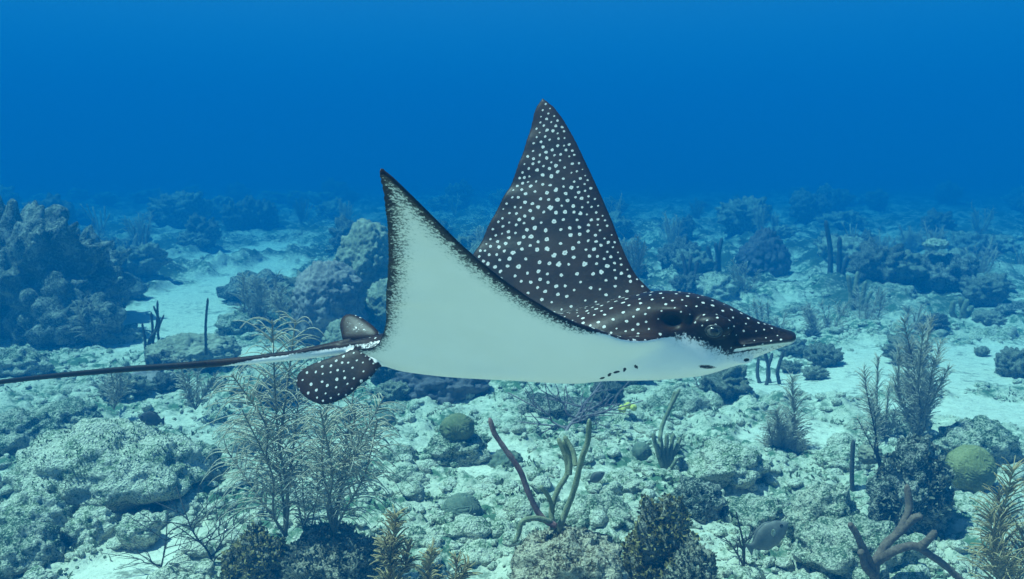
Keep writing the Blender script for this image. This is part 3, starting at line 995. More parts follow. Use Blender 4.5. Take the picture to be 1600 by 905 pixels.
y2 = 3.0
pt = lambda u, v, dy=0: A(u, v, y2 + dy)
b = pt(868, 828)
sea_rod('sea_rod', b, [
    ([pt(872, 830), pt(884, 800), pt(898, 762, -.02), pt(908, 720, -.03), pt(918, 690, -.04), pt(921, 655, -.05)], .0125, .0105, 0),
    ([pt(864, 828), pt(862, 795, .03), pt(872, 765, .05), pt(886, 740, .06), pt(884, 715, .07), pt(872, 685, .08)], .0120, .0100, 0),
    ([pt(890, 742, .05), pt(890, 715, .06), pt(880, 688, .06)], .0105, .0095, 0),
    ([pt(899, 728, .0), pt(895, 705, .03), pt(882, 682, .05)], .0100, .0090, 0),
    ([pt(864, 800, .02), pt(858, 778, .0), pt(845, 760, -.02)], .0095, .0085, 0),
    ([pt(868, 822), pt(846, 808), pt(828, 775), pt(812, 735), pt(790, 703), pt(772, 676), pt(765, 654)], .0125, .0100, 1),
    ([pt(860, 815), pt(836, 810, -.03), pt(816, 815, -.05), pt(810, 835, -.06), pt(803, 848, -.07)], .0110, .0090, 0)],
        'thick finger sea rod with one long mauve arm on the mottled boulder', [M['rod'], M['rod_red']])
y2 = 4.5
b = pt(1040, 742)
sea_rod('sea_rod', b, [([pt(1040, 742), pt(u0, 715, .02 * k), pt(u1, v1, .03 * k)], .0145, .0125, 0) for k, (u0, u1, v1) in enumerate([(1030, 1020, 678), (1036, 1031, 680), (1041, 1042, 678), (1046, 1052, 678), (1050, 1064, 682)])] +
        [([pt(1030, 700), pt(1034, 668, .1), pt(1048, 635, .12), pt(1062, 608, .12)], .013, .011, 0), ([pt(1042, 650, .12), pt(1050, 628, .15), pt(1054, 612, .15)], .0115, .010, 0), ([pt(1040, 744), pt(1050, 730, -.05), pt(1058, 716, -.06)], .012, .010, 0)],
        'clustered finger gorgonian with one long arm, on pale rubble', [M['rod']])
# brown rope sponge
y2 = 3.15
b = pt(1366, 905)
sea_rod('rope_sponge', b, [
    ([pt(1366, 915), pt(1368, 880), pt(1385, 850, .02), pt(1405, 830, .03), pt(1420, 795, .04), pt(1417, 758, .05)], .020, .014, 0),
    ([pt(1364, 890), pt(1350, 860, -.04), pt(1336, 830, -.05), pt(1327, 818, -.05)], .018, .012, 0),
    ([pt(1368, 880), pt(1395, 862, -.08), pt(1425, 853, -.1), pt(1450, 865, -.1), pt(1478, 885, -.1), pt(1510, 915, -.1)], .018, .013, 0),
    ([pt(1405, 832, .03), pt(1425, 812, .02), pt(1440, 806, .0)], .018, .015, 0),
    ([pt(1436, 856, -.1), pt(1452, 842, -.12), pt(1462, 830, -.12)], .017, .013, 0),
    ([pt(1366, 900), pt(1352, 885, -.06), pt(1345, 860, -.08)], .018, .013, 0)],
        'brown branching rope sponge sprawled over the low rubble mound', [M['sponge']], None, .002)
# dark stalks right of centre
y2 = 4.0
b = gpix(1332, 768)
sea_rod('sea_whip', b, [([b, A(1331, 740, b[1]), A(1333, 688, b[1])], .013, .012, 0)], 'short straight dark whip stump on encrusted rock', [M['rod_dark']])
y2 = 3.95
b = pt(1384, 790)
plb = sea_plume('plume_on_stalk', b, [(pt(1372, 715), pt(1352, 600)), (pt(1370, 715), pt(1366, 640)), (pt(1370, 712), pt(1340, 655))],
                'dark curved stalk with a feathery top beside the rock tower', M['rod_dark'], M['plume'], .085, 21, .007, per_m=150, droop=.1, lift=1.2, rad=.0018, m=5)
v, f = tubes(spline([pt(1384, 790) - b, pt(1380, 750) - b, pt(1374, 722) - b, pt(1368, 700) - b], 24)[None], np.linspace(.013, .009, 24)[None], 10)
obj('stalk', mesh_np('stalk', v, f), M['rod_dark'], plb)
# tall feathery cluster on the tower's far side
y2 = 4.9
b = pt(1432, 690)
tips = [(1405, 545), (1420, 530), (1443, 510), (1455, 500), (1470, 535), (1482, 575), (1395, 590), (1435, 560), (1460, 560), (1412, 500)]
sea_plume('feather_cluster', b, [pt(u, v, .25 * math.sin(k * 2.1)) for k, (u, v) in enumerate(tips)], 'tall blue grey feathery cluster behind the dark rock tower', M['plume_stem'], M['plume'], .09, 22, .007, per_m=190, droop=.0, lift=1.5, rad=.0026, m=4)
y2 = 5.0
b = pt(1382, 690)
sea_plume('feather_cluster', b, [pt(1372, 560), pt(1390, 600, .1), pt(1360, 610), pt(1400, 640), pt(1350, 575, .15)], 'slim feathery cluster left of the tallest one', M['plume_stem'], M['plume'], .085, 23, .006, per_m=190, droop=.0, lift=1.5, rad=.0026, m=4)
# round bush with a mast
y2 = 5.0
b = pt(1228, 745)
sea_plume('feathery_bush', b, [pt(u, v, .12 * math.sin(k * 1.7)) for k, (u, v) in enumerate([(1238, 590), (1232, 650), (1215, 655), (1200, 665), (1192, 685), (1250, 680), (1258, 695), (1222, 665), (1245, 660), (1205, 700), (1212, 640)])],
          'round tan feathery bush with one tall mast on pale sand', M['plume_stem'], M['plume'], .115, 24, .006, per_m=270, droop=.0, lift=1.4, rad=.0026, m=4)
# plumes around the tail
for k, (u, vb, vt, y2, n, L, lb) in enumerate([
        (178, 640, 565, 5.6, 6, .09, 'dim upright gorgonian on rubble just below the thin tail'),
        (305, 640, 560, 5.6, 6, .10, 'dim upright gorgonian below the tail beside the tall plume'),
        (395, 520, 425, 8.6, 9, .16, 'bushy dark gorgonian on the ray side of the sand channel'),
        (440, 500, 445, 8.0, 6, .12, 'low bushy gorgonian in front of the purple grey mound'),
        (150, 545, 470, 8.0, 6, .14, 'dim branching gorgonian on the reef wall slope'),
        (1195, 560, 470, 8.6, 8, .10, 'pale drooping gorgonian at the coral pillar foot'),
        (1290, 560, 470, 8.6, 9, .10, 'pale bushy gorgonian right past the snout'),
        (1345, 545, 445, 9.0, 8, .11, 'hazy brown gorgonian behind the low hollow block'),
        (1420, 545, 470, 8.4, 7, .11, 'hazy gorgonian in front of the capped reef head'),
        (1160, 470, 405, 11., 5, .13, 'faint gorgonian left of the coral pillar'),
        (1110, 640, 575, 6.4, 6, .08, 'dim gorgonian tuft below the ray chin')]):
    b = A(u, vb, y2); b[2] = min(b[2], gz(b[0], b[1]) + .25)
    r = np.random.default_rng(300 + k)
    hpx = vb - vt
    sea_plume('sea_plume', b, [A(u + r.uniform(-.42, .42) * hpx, vt + r.uniform(0, .45) * hpx, y2 + r.uniform(-.2, .2)) for _ in range(n)], lb, M['plume_stem'], M['plume'], L, 60 + k, .008, per_m=110, droop=.05, lift=1.3, rad=.0040, m=4)
# upright rods
def rods(u, vb, tips, y2, rad, label, mat, seed, grp=None):
    b = A(u, vb, y2); b[2] = min(b[2], gz(b[0], b[1]) + .3)
    r = np.random.default_rng(seed)
    br = []
    for (tu, tv) in tips:
        e = A(tu, tv, y2 + r.uniform(-.15, .15)); s = b + np.array([r.uniform(-.03, .03), r.uniform(-.03, .03), 0])
        br.append(([s, s + (e - s) * .3 + np.array([(tu - u) * .0018 + r.normal() * .02, 0, 0]), s + (e - s) * .65 + np.array([r.normal() * .025, 0, 0]), e], rad * 1.1, rad * .85, 0))
    return sea_rod('sea_rod', b, br, label, [mat], grp, .002)


rods(228, 575, [(236, 488), (222, 505)], 7.0, .012, 'slim dark rod pair standing before the sand channel', M['rod_dark'], 1)
rods(243, 560, [(240, 478), (256, 492), (246, 470)], 7.0, .011, 'three forked dark rods in the sand channel', M['rod_dark'], 2)
rods(324, 555, [(325, 466)], 6.6, .011, 'single dark upright rod above the lobed coral', M['rod_dark'], 3)
rods(1205, 640, [(1185, 560), (1195, 550), (1207, 552), (1225, 548)], 6.6, .016, 'thin dark sea rods on the sand below the snout', M['rod_dark'], 4)
rods(1115, 450, [(1105, 385), (1118, 380), (1128, 372), (1095, 395)], 13, .035, 'distant thin rods behind the ray brow', M['rod_dark'], 5)
rods(1305, 480, [(1290, 345), (1312, 370), (1325, 400)], 12.5, .04, 'tall faint whips far past the coral pillar', M['rod_dark'], 6)
rods(1340, 520, [(1325, 430), (1340, 425), (1352, 440), (1362, 455)], 9.5, .03, 'upright finger rods on the hollow reef block', M['rod'], 7)
rods(1500, 520, [(1490, 470), (1500, 465), (1512, 468), (1520, 478)], 9.6, .035, 'pale finger rods under the capped reef head', M['rod'], 8)
rods(1075, 470, [(1065, 395), (1080, 400), (1090, 410)], 11, .028, 'faint finger rods behind the ray back', M['rod_dark'], 9)

# distant gorgonians: shared meshes, one object each
def far_bush(seed, kind):
    r = np.random.default_rng(seed)
    parts = []
    for k in range(9 if kind else 6):
        tip = np.array([r.uniform(-.38, .38), r.uniform(-.3, .3), r.uniform(.6, 1.0)])
        c = stem_curve((0, 0, -.08), tip, .1, 14, seed * 3 + k)
        parts.append(tubes(c[None], np.linspace(.022, .012, 14)[None] * (1 if kind else 1.6), 6))
        if kind: parts.append(branchlets(c, .16, seed * 5 + k, per_m=40, droop=0, lift=1.4, rad=.006, m=4))
    v, f = merge(parts)
    return mesh_np('far_bush', v, f)


fb = [far_bush(s, s % 2) for s in range(1, 7)]
for i_, me_ in enumerate(fb): me_.materials.append(M['plume'] if i_ % 3 else M['plume_stem'])
for n, y0_, y1_, s0, s1, lb, gp in ((26, 9, 16, .35, .8, 'hazed gorgonian bush among the reef boulders', 'hazed gorgonians'), (22, 16, 30, .5, 1.0, 'faint gorgonian silhouette lost in blue distance', 'faint distant gorgonians')):
    for k in range(n):
        y = fr.uniform(y0_, y1_); x = fr.uniform(-.66, .66) * y
        if any(math.hypot((x - a), (y - b) * .5) < rr for a, b, rr in taken): continue
        bi = fr.integers(0, 6); bs = fr.uniform(s0, s1)
        o = obj('gorgonian_bush', fb[bi], None)
        place(o, x, y, fr.uniform(0, 6.28), 0, bs)
        kind_w = ('feathery', 'bare fingered')[int(bi % 2)]
        size_w = ('low', 'tall')[int(bs > (s0 + s1) / 2)]
        lb = '%s %s hazed gorgonian near %s' % (size_w, kind_w, nearest_mark(x, y)) if y1_ < 20 else '%s faint %s gorgonian far behind %s' % (size_w, kind_w, nearest_mark(x, y, True))
        tag(o, lb, 'soft coral', gp)

# ------------------------------------------------------------------ fish
def fish(u, v, y, length, rot, label, mat, seed, tall=.5, ring=False):
    n, k = 40, 20
    t = np.linspace(0, 1, n)
    hh = tall * length * .5 * np.interp(t, [0, .06, .2, .42, .65, .82, .9, .95, 1], [.05, .32, .72, 1, .82, .32, .22, .42, .62])
    ww = length * .5 * np.interp(t, [0, .1, .35, .7, .9, 1], [.03, .13, .2, .11, .03, .012])
    an = np.arange(k) * 2 * math.pi / k
    x = (0.5 - t) * length
    V = np.stack([np.repeat(x[:, None], k, 1), ww[:, None] * np.cos(an)[None], hh[:, None] * np.sin(an)[None]], -1).reshape(-1, 3)
    I = np.arange(n * k).reshape(n, k)
    Q = np.stack([I[:-1], np.roll(I[:-1], -1, 1), np.roll(I[1:], -1, 1), I[1:]], -1).reshape(-1, 4)
    V = np.vstack([V, [x[0] + .004, 0, 0], [x[-1], 0, 0]])
    a = np.arange(k)
    T = np.concatenate([np.stack([np.roll(a, -1), a, np.full(k, n * k)], -1), np.stack([a + (n - 1) * k, np.roll(a, -1) + (n - 1) * k, np.full(k, n * k + 1)], -1)])
    p = at(u, v, y)
    root = empty('reef_fish', p)
    root.rotation_euler = rot
    tag(root, label, 'fish')
    bd = obj('body', mesh_np('fish', V, [Q, T]), mat, root)

    def fin(name, x0, x1, h0, h1, sgn):
        m_ = 14
        s = np.linspace(0, 1, m_)
        xx = (x0 + (x1 - x0) * s) * length
        base = np.interp(.5 - xx / length, t, hh) * .9 * sgn
        tip = base + sgn * (h0 + (h1 - h0) * s) * length * np.sin(np.pi * np.clip(s * .9 + .1, 0, 1)) ** .5
        th = .0016
        V = np.concatenate([np.stack([xx, np.full(m_, sg * th), z], -1) for sg in (-1, 1) for z in (base, tip)])
        F = []
        for o_ in (0, 2 * m_):
            i = np.arange(m_ - 1) + o_
            F.append(np.stack([i, i + 1, i + 1 + m_, i + m_], -1))
        i = np.arange(m_ - 1)
        F.append(np.stack([i + m_, i + 1 + m_, i + 1 + 3 * m_, i + 3 * m_], -1))
        obj(name, mesh_np(name, V, np.concatenate(F)), mat, root)
    fin('dorsal_fin', .22, -.36, .05, .09, 1)
    fin('anal_fin', .05, -.36, .04, .08, -1)
    D, F = ico(3)
    for s in (-1, 1):
        obj('eye', mesh_np('eye', D * np.array([.008, .004, .008]) * length / .2, F), M['pupil'], root, (.34 * length, s * .066 * length, .07 * length))
    if ring:
        P_ = D * np.array([.011, .004, .015])
        P_[:, 0] += .35 * P_[:, 2]
        o = obj('flank_patch', mesh_np('flank_patch', P_, F), M['rock_pale'], root, (.12 * length, -.0905 * length, .06 * length))
        o['label'] = 'small pale patch on the flank'
    return root


fish(1200, 838, 3.15, .20, (0, math.radians(-32), math.radians(8)), 'grey deep bodied fish with a pale flank patch, nosing up over rubble', M['fish'], 1, .58, True)
fish(237, 655, 4.9, .17, (0, math.radians(-6), math.radians(172)), 'dark oval fish hovering beyond the broad pale mound', M['fish_dark'], 2, .62)
fish(932, 746, 4.1, .105, (0, math.radians(-30), math.radians(10)), 'small grey fish over rubble behind the finger sea rod', M['fish'], 3, .55)
# ------------------------------------------------------------------ the eagle ray
RAY_O = np.array([0.05, 1.95, 1.40])
TH = math.radians(14)
_c, _s = math.cos(TH), math.sin(TH)
RAY_R = np.array([[_c, -_s, 0], [_s, _c, 0], [0, 0, 1]])       # world -> ray's own frame (x forward, y to its left, z up)


def on_ray(u, v, y):
    """point of the ray's own frame seen at pixel (u, v) on its plane y"""
    cl = RAY_R @ (np.array([0, 0, CAM_Z]) - RAY_O)
    r = RAY_R @ raydir(u, v)
    return cl + r * ((y - cl[1]) / r[1])


def wing_curve(d, a, b, z0, d1):
    v = np.linspace(0, 0.9, 1801)
    ph = np.radians(5 + (d - 5) * ss(a, b, v) + (d1 - d) * ss(.3, .85, v))
    return v, np.concatenate([[0], np.cumsum(np.cos(ph))[:-1]]) * v[1], z0 + np.concatenate([[0], np.cumsum(np.sin(ph))[:-1]]) * v[1], ph


BELLY = np.array([(0.614, .009), (0.604, .002), (0.57, -.014), (0.536, -.031), (0.502, -.050), (0.459, -.068), (0.409, -.086), (0.343, -.098),
                  (0.269, -.103), (0.114, -.108), (-0.047, -.114), (-0.214, -.120), (-0.353, -.120), (-0.42, -.095), (-0.48, -.085)])[::-1]
BACK = np.array([(0.614, .027), (0.604, .031), (0.577, .038), (0.541, .050), (0.505, .066), (0.468, .084), (0.424, .101), (0.38, .110), (0.336, .114),
                 (0.29, .113), (0.2, .088), (0.1, .056), (0, .026), (-.15, -.005), (-.3, -.03), (-.42, -.042), (-.48, -.05)])[::-1]
WID = np.array([(0.614, .030), (0.605, .038), (0.58, .042), (0.55, .049), (0.5, .060), (0.46, .074), (0.42, .084), (0.36, .092), (0.3, .108),
                (0.2, .135), (0.1, .150), (0, .155), (-.1, .145), (-.2, .12), (-.3, .085), (-.4, .042), (-.48, .016)])[::-1]
ip = lambda tab, x: np.interp(x, tab[:, 0], tab[:, 1])
BORDER = np.array([(-.5, -.055), (.2, -.025), (.27, .0), (.30, .020), (.344, .031), (.38, .026), (.43, .004), (.468, -.012), (.5, -.006), (.55, .002), (.6, .012), (.62, .013)])

NEAR = dict(side=-1, cv=wing_curve(35, .02, .14, -.075, 38),
            le=[(0, .35), (.05, .35), (.09, .345), (.12, .335), (.16, .318), (.20, .296), (.25, .262), (.31, .218), (.337, .171), (.388, .125), (.449, .083), (.521, .046), (.592, .015), (.653, -.008), (.714, -.027), (.778, -.048), (.827, -.066), (.85, -.080), (.857, -.090)],
            te=[(0, -.36), (.05, -.40), (.10, -.43), (.14, -.415), (.156, -.385), (.20, -.345), (.295, -.292), (.414, -.238), (.53, -.191), (.629, -.155), (.715, -.127), (.791, -.106), (.857, -.092)])
FAR = dict(side=1, cv=wing_curve(62, .04, .26, -.06, 68),
           le=[(0, .35), (.05, .35), (.09, .35), (.12, .345), (.16, .335), (.20, .325), (.25, .303), (.292, .278), (.327, .240), (.372, .212), (.427, .182), (.493, .151), (.56, .119), (.643, .077), (.726, .034), (.797, -.009), (.835, -.040), (.85, -.062), (.856, -.075)],
           te=[(0, -.36), (.05, -.40), (.10, -.43), (.14, -.415), (.17, -.37), (.22, -.325), (.30, -.278), (.388, -.232), (.438, -.21), (.487, -.187), (.557, -.161), (.627, -.136), (.697, -.118), (.768, -.105), (.819, -.096), (.856, -.078)])


def build_ray():
    parts, kd_p, kd_edge = [], [], []
    # ---- the two wings
    for W in (NEAR, FAR):
        v_, Y_, Z_, ph_ = W['cv']
        le, te = np.array(W['le']), np.array(W['te'])
        vmax = le[-1, 0]
        nv, nc = 130, 80
        v = vmax * (1 - (1 - np.linspace(0, 1, nv)) ** 1.5)
        # smooth the outline tables
        def smooth_tab(tab):
            dense = np.interp(np.linspace(0, vmax, 400), tab[:, 0], tab[:, 1])
            k = np.ones(17) / 17
            pad = np.concatenate([2 * dense[0] - dense[8:0:-1], dense, 2 * dense[-1] - dense[-2:-10:-1]])
            sm = np.convolve(pad, k, 'valid')
            return np.interp(v, np.linspace(0, vmax, 400), np.where(np.linspace(0, vmax, 400) > vmax - .03, dense, sm))
        xl, xt = smooth_tab(le), smooth_tab(te)
        w = 0.5 - 0.5 * np.cos(np.linspace(0, math.pi, nc))          # 0 trailing .. 1 leading
        y, z, ph = np.interp(v, v_, Y_), np.interp(v, v_, Z_), np.interp(v, v_, ph_)
        X = xt[:, None] + (xl - xt)[:, None] * w[None]
        chord = np.maximum(xl - xt, 1e-3)
        root = 1 - ss(.05, .33, v)[:, None]
        # belly slopes slightly; the leading edge rises to the side of the head
        zs = root * ((ip(BELLY, X) + .1) * 0.9 + .085 * ss(.12, .36, X))
        Yc = np.repeat(y[:, None], nc, 1); Zc = z[:, None] + zs
        # gentle camber and a ripple along the trailing edge
        Zc = Zc + 0.010 * np.sin(np.pi * w)[None] * ss(.2, .5, v)[:, None]
        Zc = Zc + (0.004 * np.sin(v * 38 + 1) + 0.003 * np.sin(v * 71))[:, None] * (1 - w[None]) ** 3 * ss(.2, .45, v)[:, None]
        th = np.interp(v, [0, .1, .2, .3, .45, .65, .86], [.075, .068, .05, .036, .023, .014, .009])
        xi = 1 - w
        prof = (2.969 * np.sqrt(xi) - 1.26 * xi - 3.516 * xi ** 2 + 2.843 * xi ** 3 - 1.036 * xi ** 4)   # thickness profile, max 1
        half = np.maximum(th[:, None] * 0.5 * prof[None], 0.0042 * np.sqrt(np.clip(np.minimum(w, xi) / .01, .25, 1))[None])
        ny, nz_ = -np.sin(ph)[:, None], np.cos(ph)[:, None]
        S = W['side']
        top = np.stack([X, S * (Yc + ny * half), Zc + nz_ * half], -1)
        bot = np.stack([X, S * (Yc - ny * half), Zc - nz_ * half], -1)
        n = nv * nc
        I = np.arange(n).reshape(nv, nc)
        V = np.concatenate([top.reshape(-1, 3), bot.reshape(-1, 3)])
        q = lambda A: np.stack([A[:-1, :-1], A[1:, :-1], A[1:, 1:], A[:-1, 1:]], -1).reshape(-1, 4)
        F = [q(I)[:, ::S], q(I + n)[:, ::-S]]
        for e in (I[:, 0], I[::-1, -1], I[0, ::-1], I[-1, :]):
            F.append(np.stack([e[:-1], e[1:], e[1:] + n, e[:-1] + n], -1)[:, ::-S])
        parts.append((V, [np.concatenate(F)]))
        dl = (xl[:, None] - X) * np.where(v > .30, .58, .8)[:, None] + (1 - ss(.22, .32, v))[:, None] * 0.3
        dt = (X - xt[:, None]) * .85 * 1.0 + (1 - ss(.02, .1, v))[:, None] * .3
        ed = np.minimum(np.minimum(dl, dt * 0.72), (vmax - v)[:, None] + .01)
        kd_p += [top.reshape(-1, 3), bot.reshape(-1, 3)]
        kd_edge += [np.clip(ed + .012, .012, .2).ravel(), -ed.ravel()]

    # ---- trunk and head
    def loft(xs, zt, zb, hw, k=56, ex=2.3, flat=None):
        an = np.arange(k) * 2 * math.pi / k
        cs, sn = np.cos(an), np.sin(an)
        sy = np.sign(cs) * np.abs(cs) ** (2 / ex); sz = np.sign(sn) * np.abs(sn) ** (2 / ex)
        zc = (zt + zb) / 2
        V = np.stack([np.repeat(xs[:, None], k, 1), hw[:, None] * sy[None], zc[:, None] + ((zt - zb) / 2)[:, None] * sz[None]], -1)
        m = len(xs)
        I = np.arange(m * k).reshape(m, k)
        Q = np.stack([I[:-1], I[1:], np.roll(I[1:], -1, 1), np.roll(I[:-1], -1, 1)], -1).reshape(-1, 4)
        V = V.reshape(-1, 3)
        c0, c1 = V[:k].mean(0), V[-k:].mean(0)
        V = np.vstack([V, c0, c1])
        a = np.arange(k)
        T = np.concatenate([np.stack([np.full(k, m * k), a, np.roll(a, -1)], -1), np.stack([np.full(k, m * k + 1), np.roll(a, -1) + (m - 1) * k, a + (m - 1) * k], -1)])
        return V, [Q, T.astype(np.int32)]
    xs = np.concatenate([np.linspace(-.48, .5, 90), np.linspace(.505, .614, 40)])
    hw = ip(WID, xs) - 0.010 * ss(.44, .5, xs) * (1 - ss(.585, .61, xs))
    tr = loft(xs, ip(BACK, xs), ip(BELLY, xs), hw)
    parts.append(tr)
    bx = np.linspace(.44, .617, 60)                       # the flat bill with its overhanging lip
    tb = (bx - .44) / .172
    bw = np.interp(bx, [.44, .48, .52, .56, .59, .606, .617], [.045, .064, .063, .058, .050, .042, .022])
    bz = np.interp(bx, [.44, .47, .52, .57, .612], [-.006, .000, .008, .015, .019])
    bh = np.interp(bx, [.44, .5, .57, .605, .617], [.012, .014, .0125, .012, .007])
    bill = loft(bx, bz + bh, bz - bh, bw, 40, 2.0)
    parts.append(bill)

    def blob(c, r):
        V, F = ico(4)
        return V * np.array(r) + np.array(c), [F]
    for s in (-1, 1):
        parts.append(blob((.432, s * .072, .048), (.046, .024, .027)))        # brow over the eye
        parts.append(blob((.480, s * .034, -.034), (.044, .024, .015)))       # nostril fold
        parts.append(blob((.405, s * .052, -.030), (.060, .034, .034)))       # cheek
        parts.append(blob((.345, s * .070, .066), (.045, .026, .028)))        # rim of the spiracle
    e = tr[0][:, 2] - np.interp(tr[0][:, 0], BORDER[:, 0], BORDER[:, 1]) - .010
    kd_p.append(tr[0]); kd_edge.append(np.clip(e, -.2, .2))
    up = (bill[0][:, 2] - np.interp(bill[0][:, 0], bx, bz)) / np.interp(bill[0][:, 0], bx, bh)
    kd_p.append(bill[0]); kd_edge.append(np.where(up > -.35, .04, -.06))

    # ---- tail
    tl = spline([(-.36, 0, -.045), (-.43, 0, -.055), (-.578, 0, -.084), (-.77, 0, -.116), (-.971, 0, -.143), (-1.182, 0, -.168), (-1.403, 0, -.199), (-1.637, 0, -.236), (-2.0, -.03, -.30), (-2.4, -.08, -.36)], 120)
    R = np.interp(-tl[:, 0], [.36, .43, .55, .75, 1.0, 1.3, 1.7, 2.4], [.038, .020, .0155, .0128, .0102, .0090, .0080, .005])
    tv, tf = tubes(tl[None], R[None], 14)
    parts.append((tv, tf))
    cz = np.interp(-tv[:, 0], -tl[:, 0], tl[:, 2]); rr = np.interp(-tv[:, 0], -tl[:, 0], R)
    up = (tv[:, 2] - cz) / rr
    kd_p.append(tv); kd_edge.append((up - .40) * .11 - .008 + ss(.72, 1.0, -tv[:, 0]) * .22)  # pale lower half: whitish underside, with the tail's bright sheen painted in as well
    sp = spline([(-.52, -.004, -.060), (-.60, -.012, -.078), (-.66, -.016, -.092)], 14)          # tail spines
    v2, f2 = tubes(np.stack([sp, sp + np.array([.03, .012, .012])]), np.tile(np.linspace(.0065, .003, 14), (2, 1)), 8)
    parts.append((v2, f2))

    # ---- pelvic fins
    def fin(outline, yfun, inner):
        pts = []
        for u, w in outline:
            y = yfun(w)
            pts.append(on_ray(u, w, y))
        p = spline(pts + [pts[0]], 72)[:-1]
        c = p.mean(0)
        nrm = np.linalg.svd(p - c)[2][2]
        if nrm[1] > 0: nrm = -nrm
        k = len(p)
        rings = [(1.0, .0032), (.94, .0048), (.75, .0075), (.4, .009), (.05, .0095)]
        V = np.concatenate([c + (p - c) * a + nrm * h for a, h in rings] + [c + (p - c) * a - nrm * h for a, h in rings])
        n = len(rings); F = []
        a = np.arange(k); b_ = np.roll(a, -1)
        for i in range(n - 1):
            F.append(np.stack([a + i * k, b_ + i * k, b_ + (i + 1) * k, a + (i + 1) * k], -1))
            o = n * k
            F.append(np.stack([a + o + (i + 1) * k, b_ + o + (i + 1) * k, b_ + o + i * k, a + o + i * k], -1))
        F.append(np.stack([a + n * k, b_ + n * k, b_, a], -1))
        capa = np.arange(k) + (n - 1) * k; capb = capa + n * k
        V = np.vstack([V, c + nrm * .0095, c - nrm * .0095])
        T = np.concatenate([np.stack([capa, np.roll(capa, -1), np.full(k, len(V) - 2)], -1), np.stack([np.roll(capb, -1), capb, np.full(k, len(V) - 1)], -1)])
        parts.append((V, [np.concatenate(F), T]))
        e = np.concatenate([np.full(k, h) for h in inner[0]] + [np.full(k, h) for h in inner[1]] + [[inner[0][-1]], [inner[1][-1]]])
        kd_p.append(V); kd_edge.append(e)
    fin([(575, 540), (600, 560), (588, 588), (566, 602), (545, 618), (520, 630), (500, 632), (478, 622), (465, 606), (463, 592), (470, 580), (490, 568), (525, 556)],
        lambda w: -.02 - (w - 548) / 85 * .085, ([.06] * 5, [.03, -.02, -.06, -.08, -.1]))
    fin([(596, 520), (578, 505), (562, 495), (546, 491), (535, 496), (531, 508), (533, 522), (537, 532), (560, 532), (590, 530)],
        lambda w: .05 + (530 - w) / 40 * .06, ([.05, .03, .006, -.004, -.004], [.05] * 5))

    V, F = merge(parts)
    tmp = mesh_np('ray_tmp', V, F)
    to = bpy.data.objects.new('ray_tmp', tmp)
    COL.objects.link(to)
    rm = to.modifiers.new('r', 'REMESH'); rm.mode = 'VOXEL'; rm.voxel_size = 0.0036; rm.use_smooth_shade = True
    dg = bpy.context.evaluated_depsgraph_get()
    me = bpy.data.meshes.new_from_object(to.evaluated_get(dg))
    bpy.data.objects.remove(to); bpy.data.meshes.remove(tmp)
    nV = len(me.vertices)
    P = np.empty(nV * 3, np.float32); me.vertices.foreach_get('co', P); P = P.reshape(-1, 3).astype(float)
    E = np.empty(len(me.edges) * 2, np.int32); me.edges.foreach_get('vertices', E); E = E.reshape(-1, 2)

    # pigment data comes from the nearest point of the source surfaces
    kp, ke = np.concatenate(kd_p), np.concatenate(kd_edge)
    kd = kdtree.KDTree(len(kp))
    for i, p in enumerate(kp): kd.insert(p, i)
    kd.balance()
    edge = np.array([ke[kd.find(p)[1]] for p in P])

    deg = np.bincount(E.ravel(), minlength=nV)[:, None]

    def lap(A, wgt, it):
        A = A.reshape(nV, -1)
        for _ in range(it):
            s = np.stack([np.bincount(E[:, 0], A[E[:, 1], j], nV) + np.bincount(E[:, 1], A[E[:, 0], j], nV) for j in range(A.shape[1])], 1)
            A = A + wgt[:, None] * (s / np.maximum(deg, 1) - A)
        return A
    x, y, z = P.T
    # strong smoothing where the trunk meets the wings, little at the head and the fins
    trunk = (1 - ss(.20, .42, np.hypot(y * 1.0, (z + .05) * .9))) * (1 - ss(.26, .38, x)) * ss(-.46, -.34, x)
    trunk = np.maximum(trunk, (1 - ss(.10, .2, np.abs(y))) * ss(.22, .27, x) * (1 - ss(.36, .42, x)) * (1 - ss(.03, .06, z)))
    P = lap(P, np.clip(trunk, 0, 1) * .9, 90)
    cheek = ss(.30, .36, x) * (1 - ss(.49, .53, x)) * (1 - ss(-.022, -.004, z))
    P = lap(P, cheek * .85, 45)
    P = lap(P, np.full(nV, .5), 4)
    edge = lap(edge, np.full(nV, .6), 3)[:, 0]
    x, y, z = P.T
    # the whip end of the tail is almost black
    tail_dark = ss(.80, 1.15, -x)
    # spiracle, nostril, mouth and gill slits sunk into the surface
    mark = tail_dark * .9
    for s in (-1, 1):
        d = np.sqrt(((x - .343) / .021) ** 2 + ((z - .062) / .0145) ** 2) + 9 * (y * s < .03)
        g = np.exp(-d ** 2 * .9)
        P[:, 1] -= s * .022 * g; P[:, 2] -= .010 * g
        mark = np.maximum(mark, 1.25 * (1 - ss(.75, 1.15, d)))
        d = np.sqrt(((x - .509) / .010) ** 2 + ((z + .032) / .006) ** 2) + 9 * (y * s < .005)
        P[:, 1] -= s * .004 * np.exp(-d ** 2)
        mark = np.maximum(mark, .8 * (1 - ss(.5, 1.1, d)))
        d = np.sqrt(((x - .423) / .034) ** 2 + ((z + .046 + (x - .423) * .1) / .010) ** 2) + 9 * (y * s < .005)
        mark = np.maximum(mark, .68 * (1 - ss(.3, 1.2, d)))
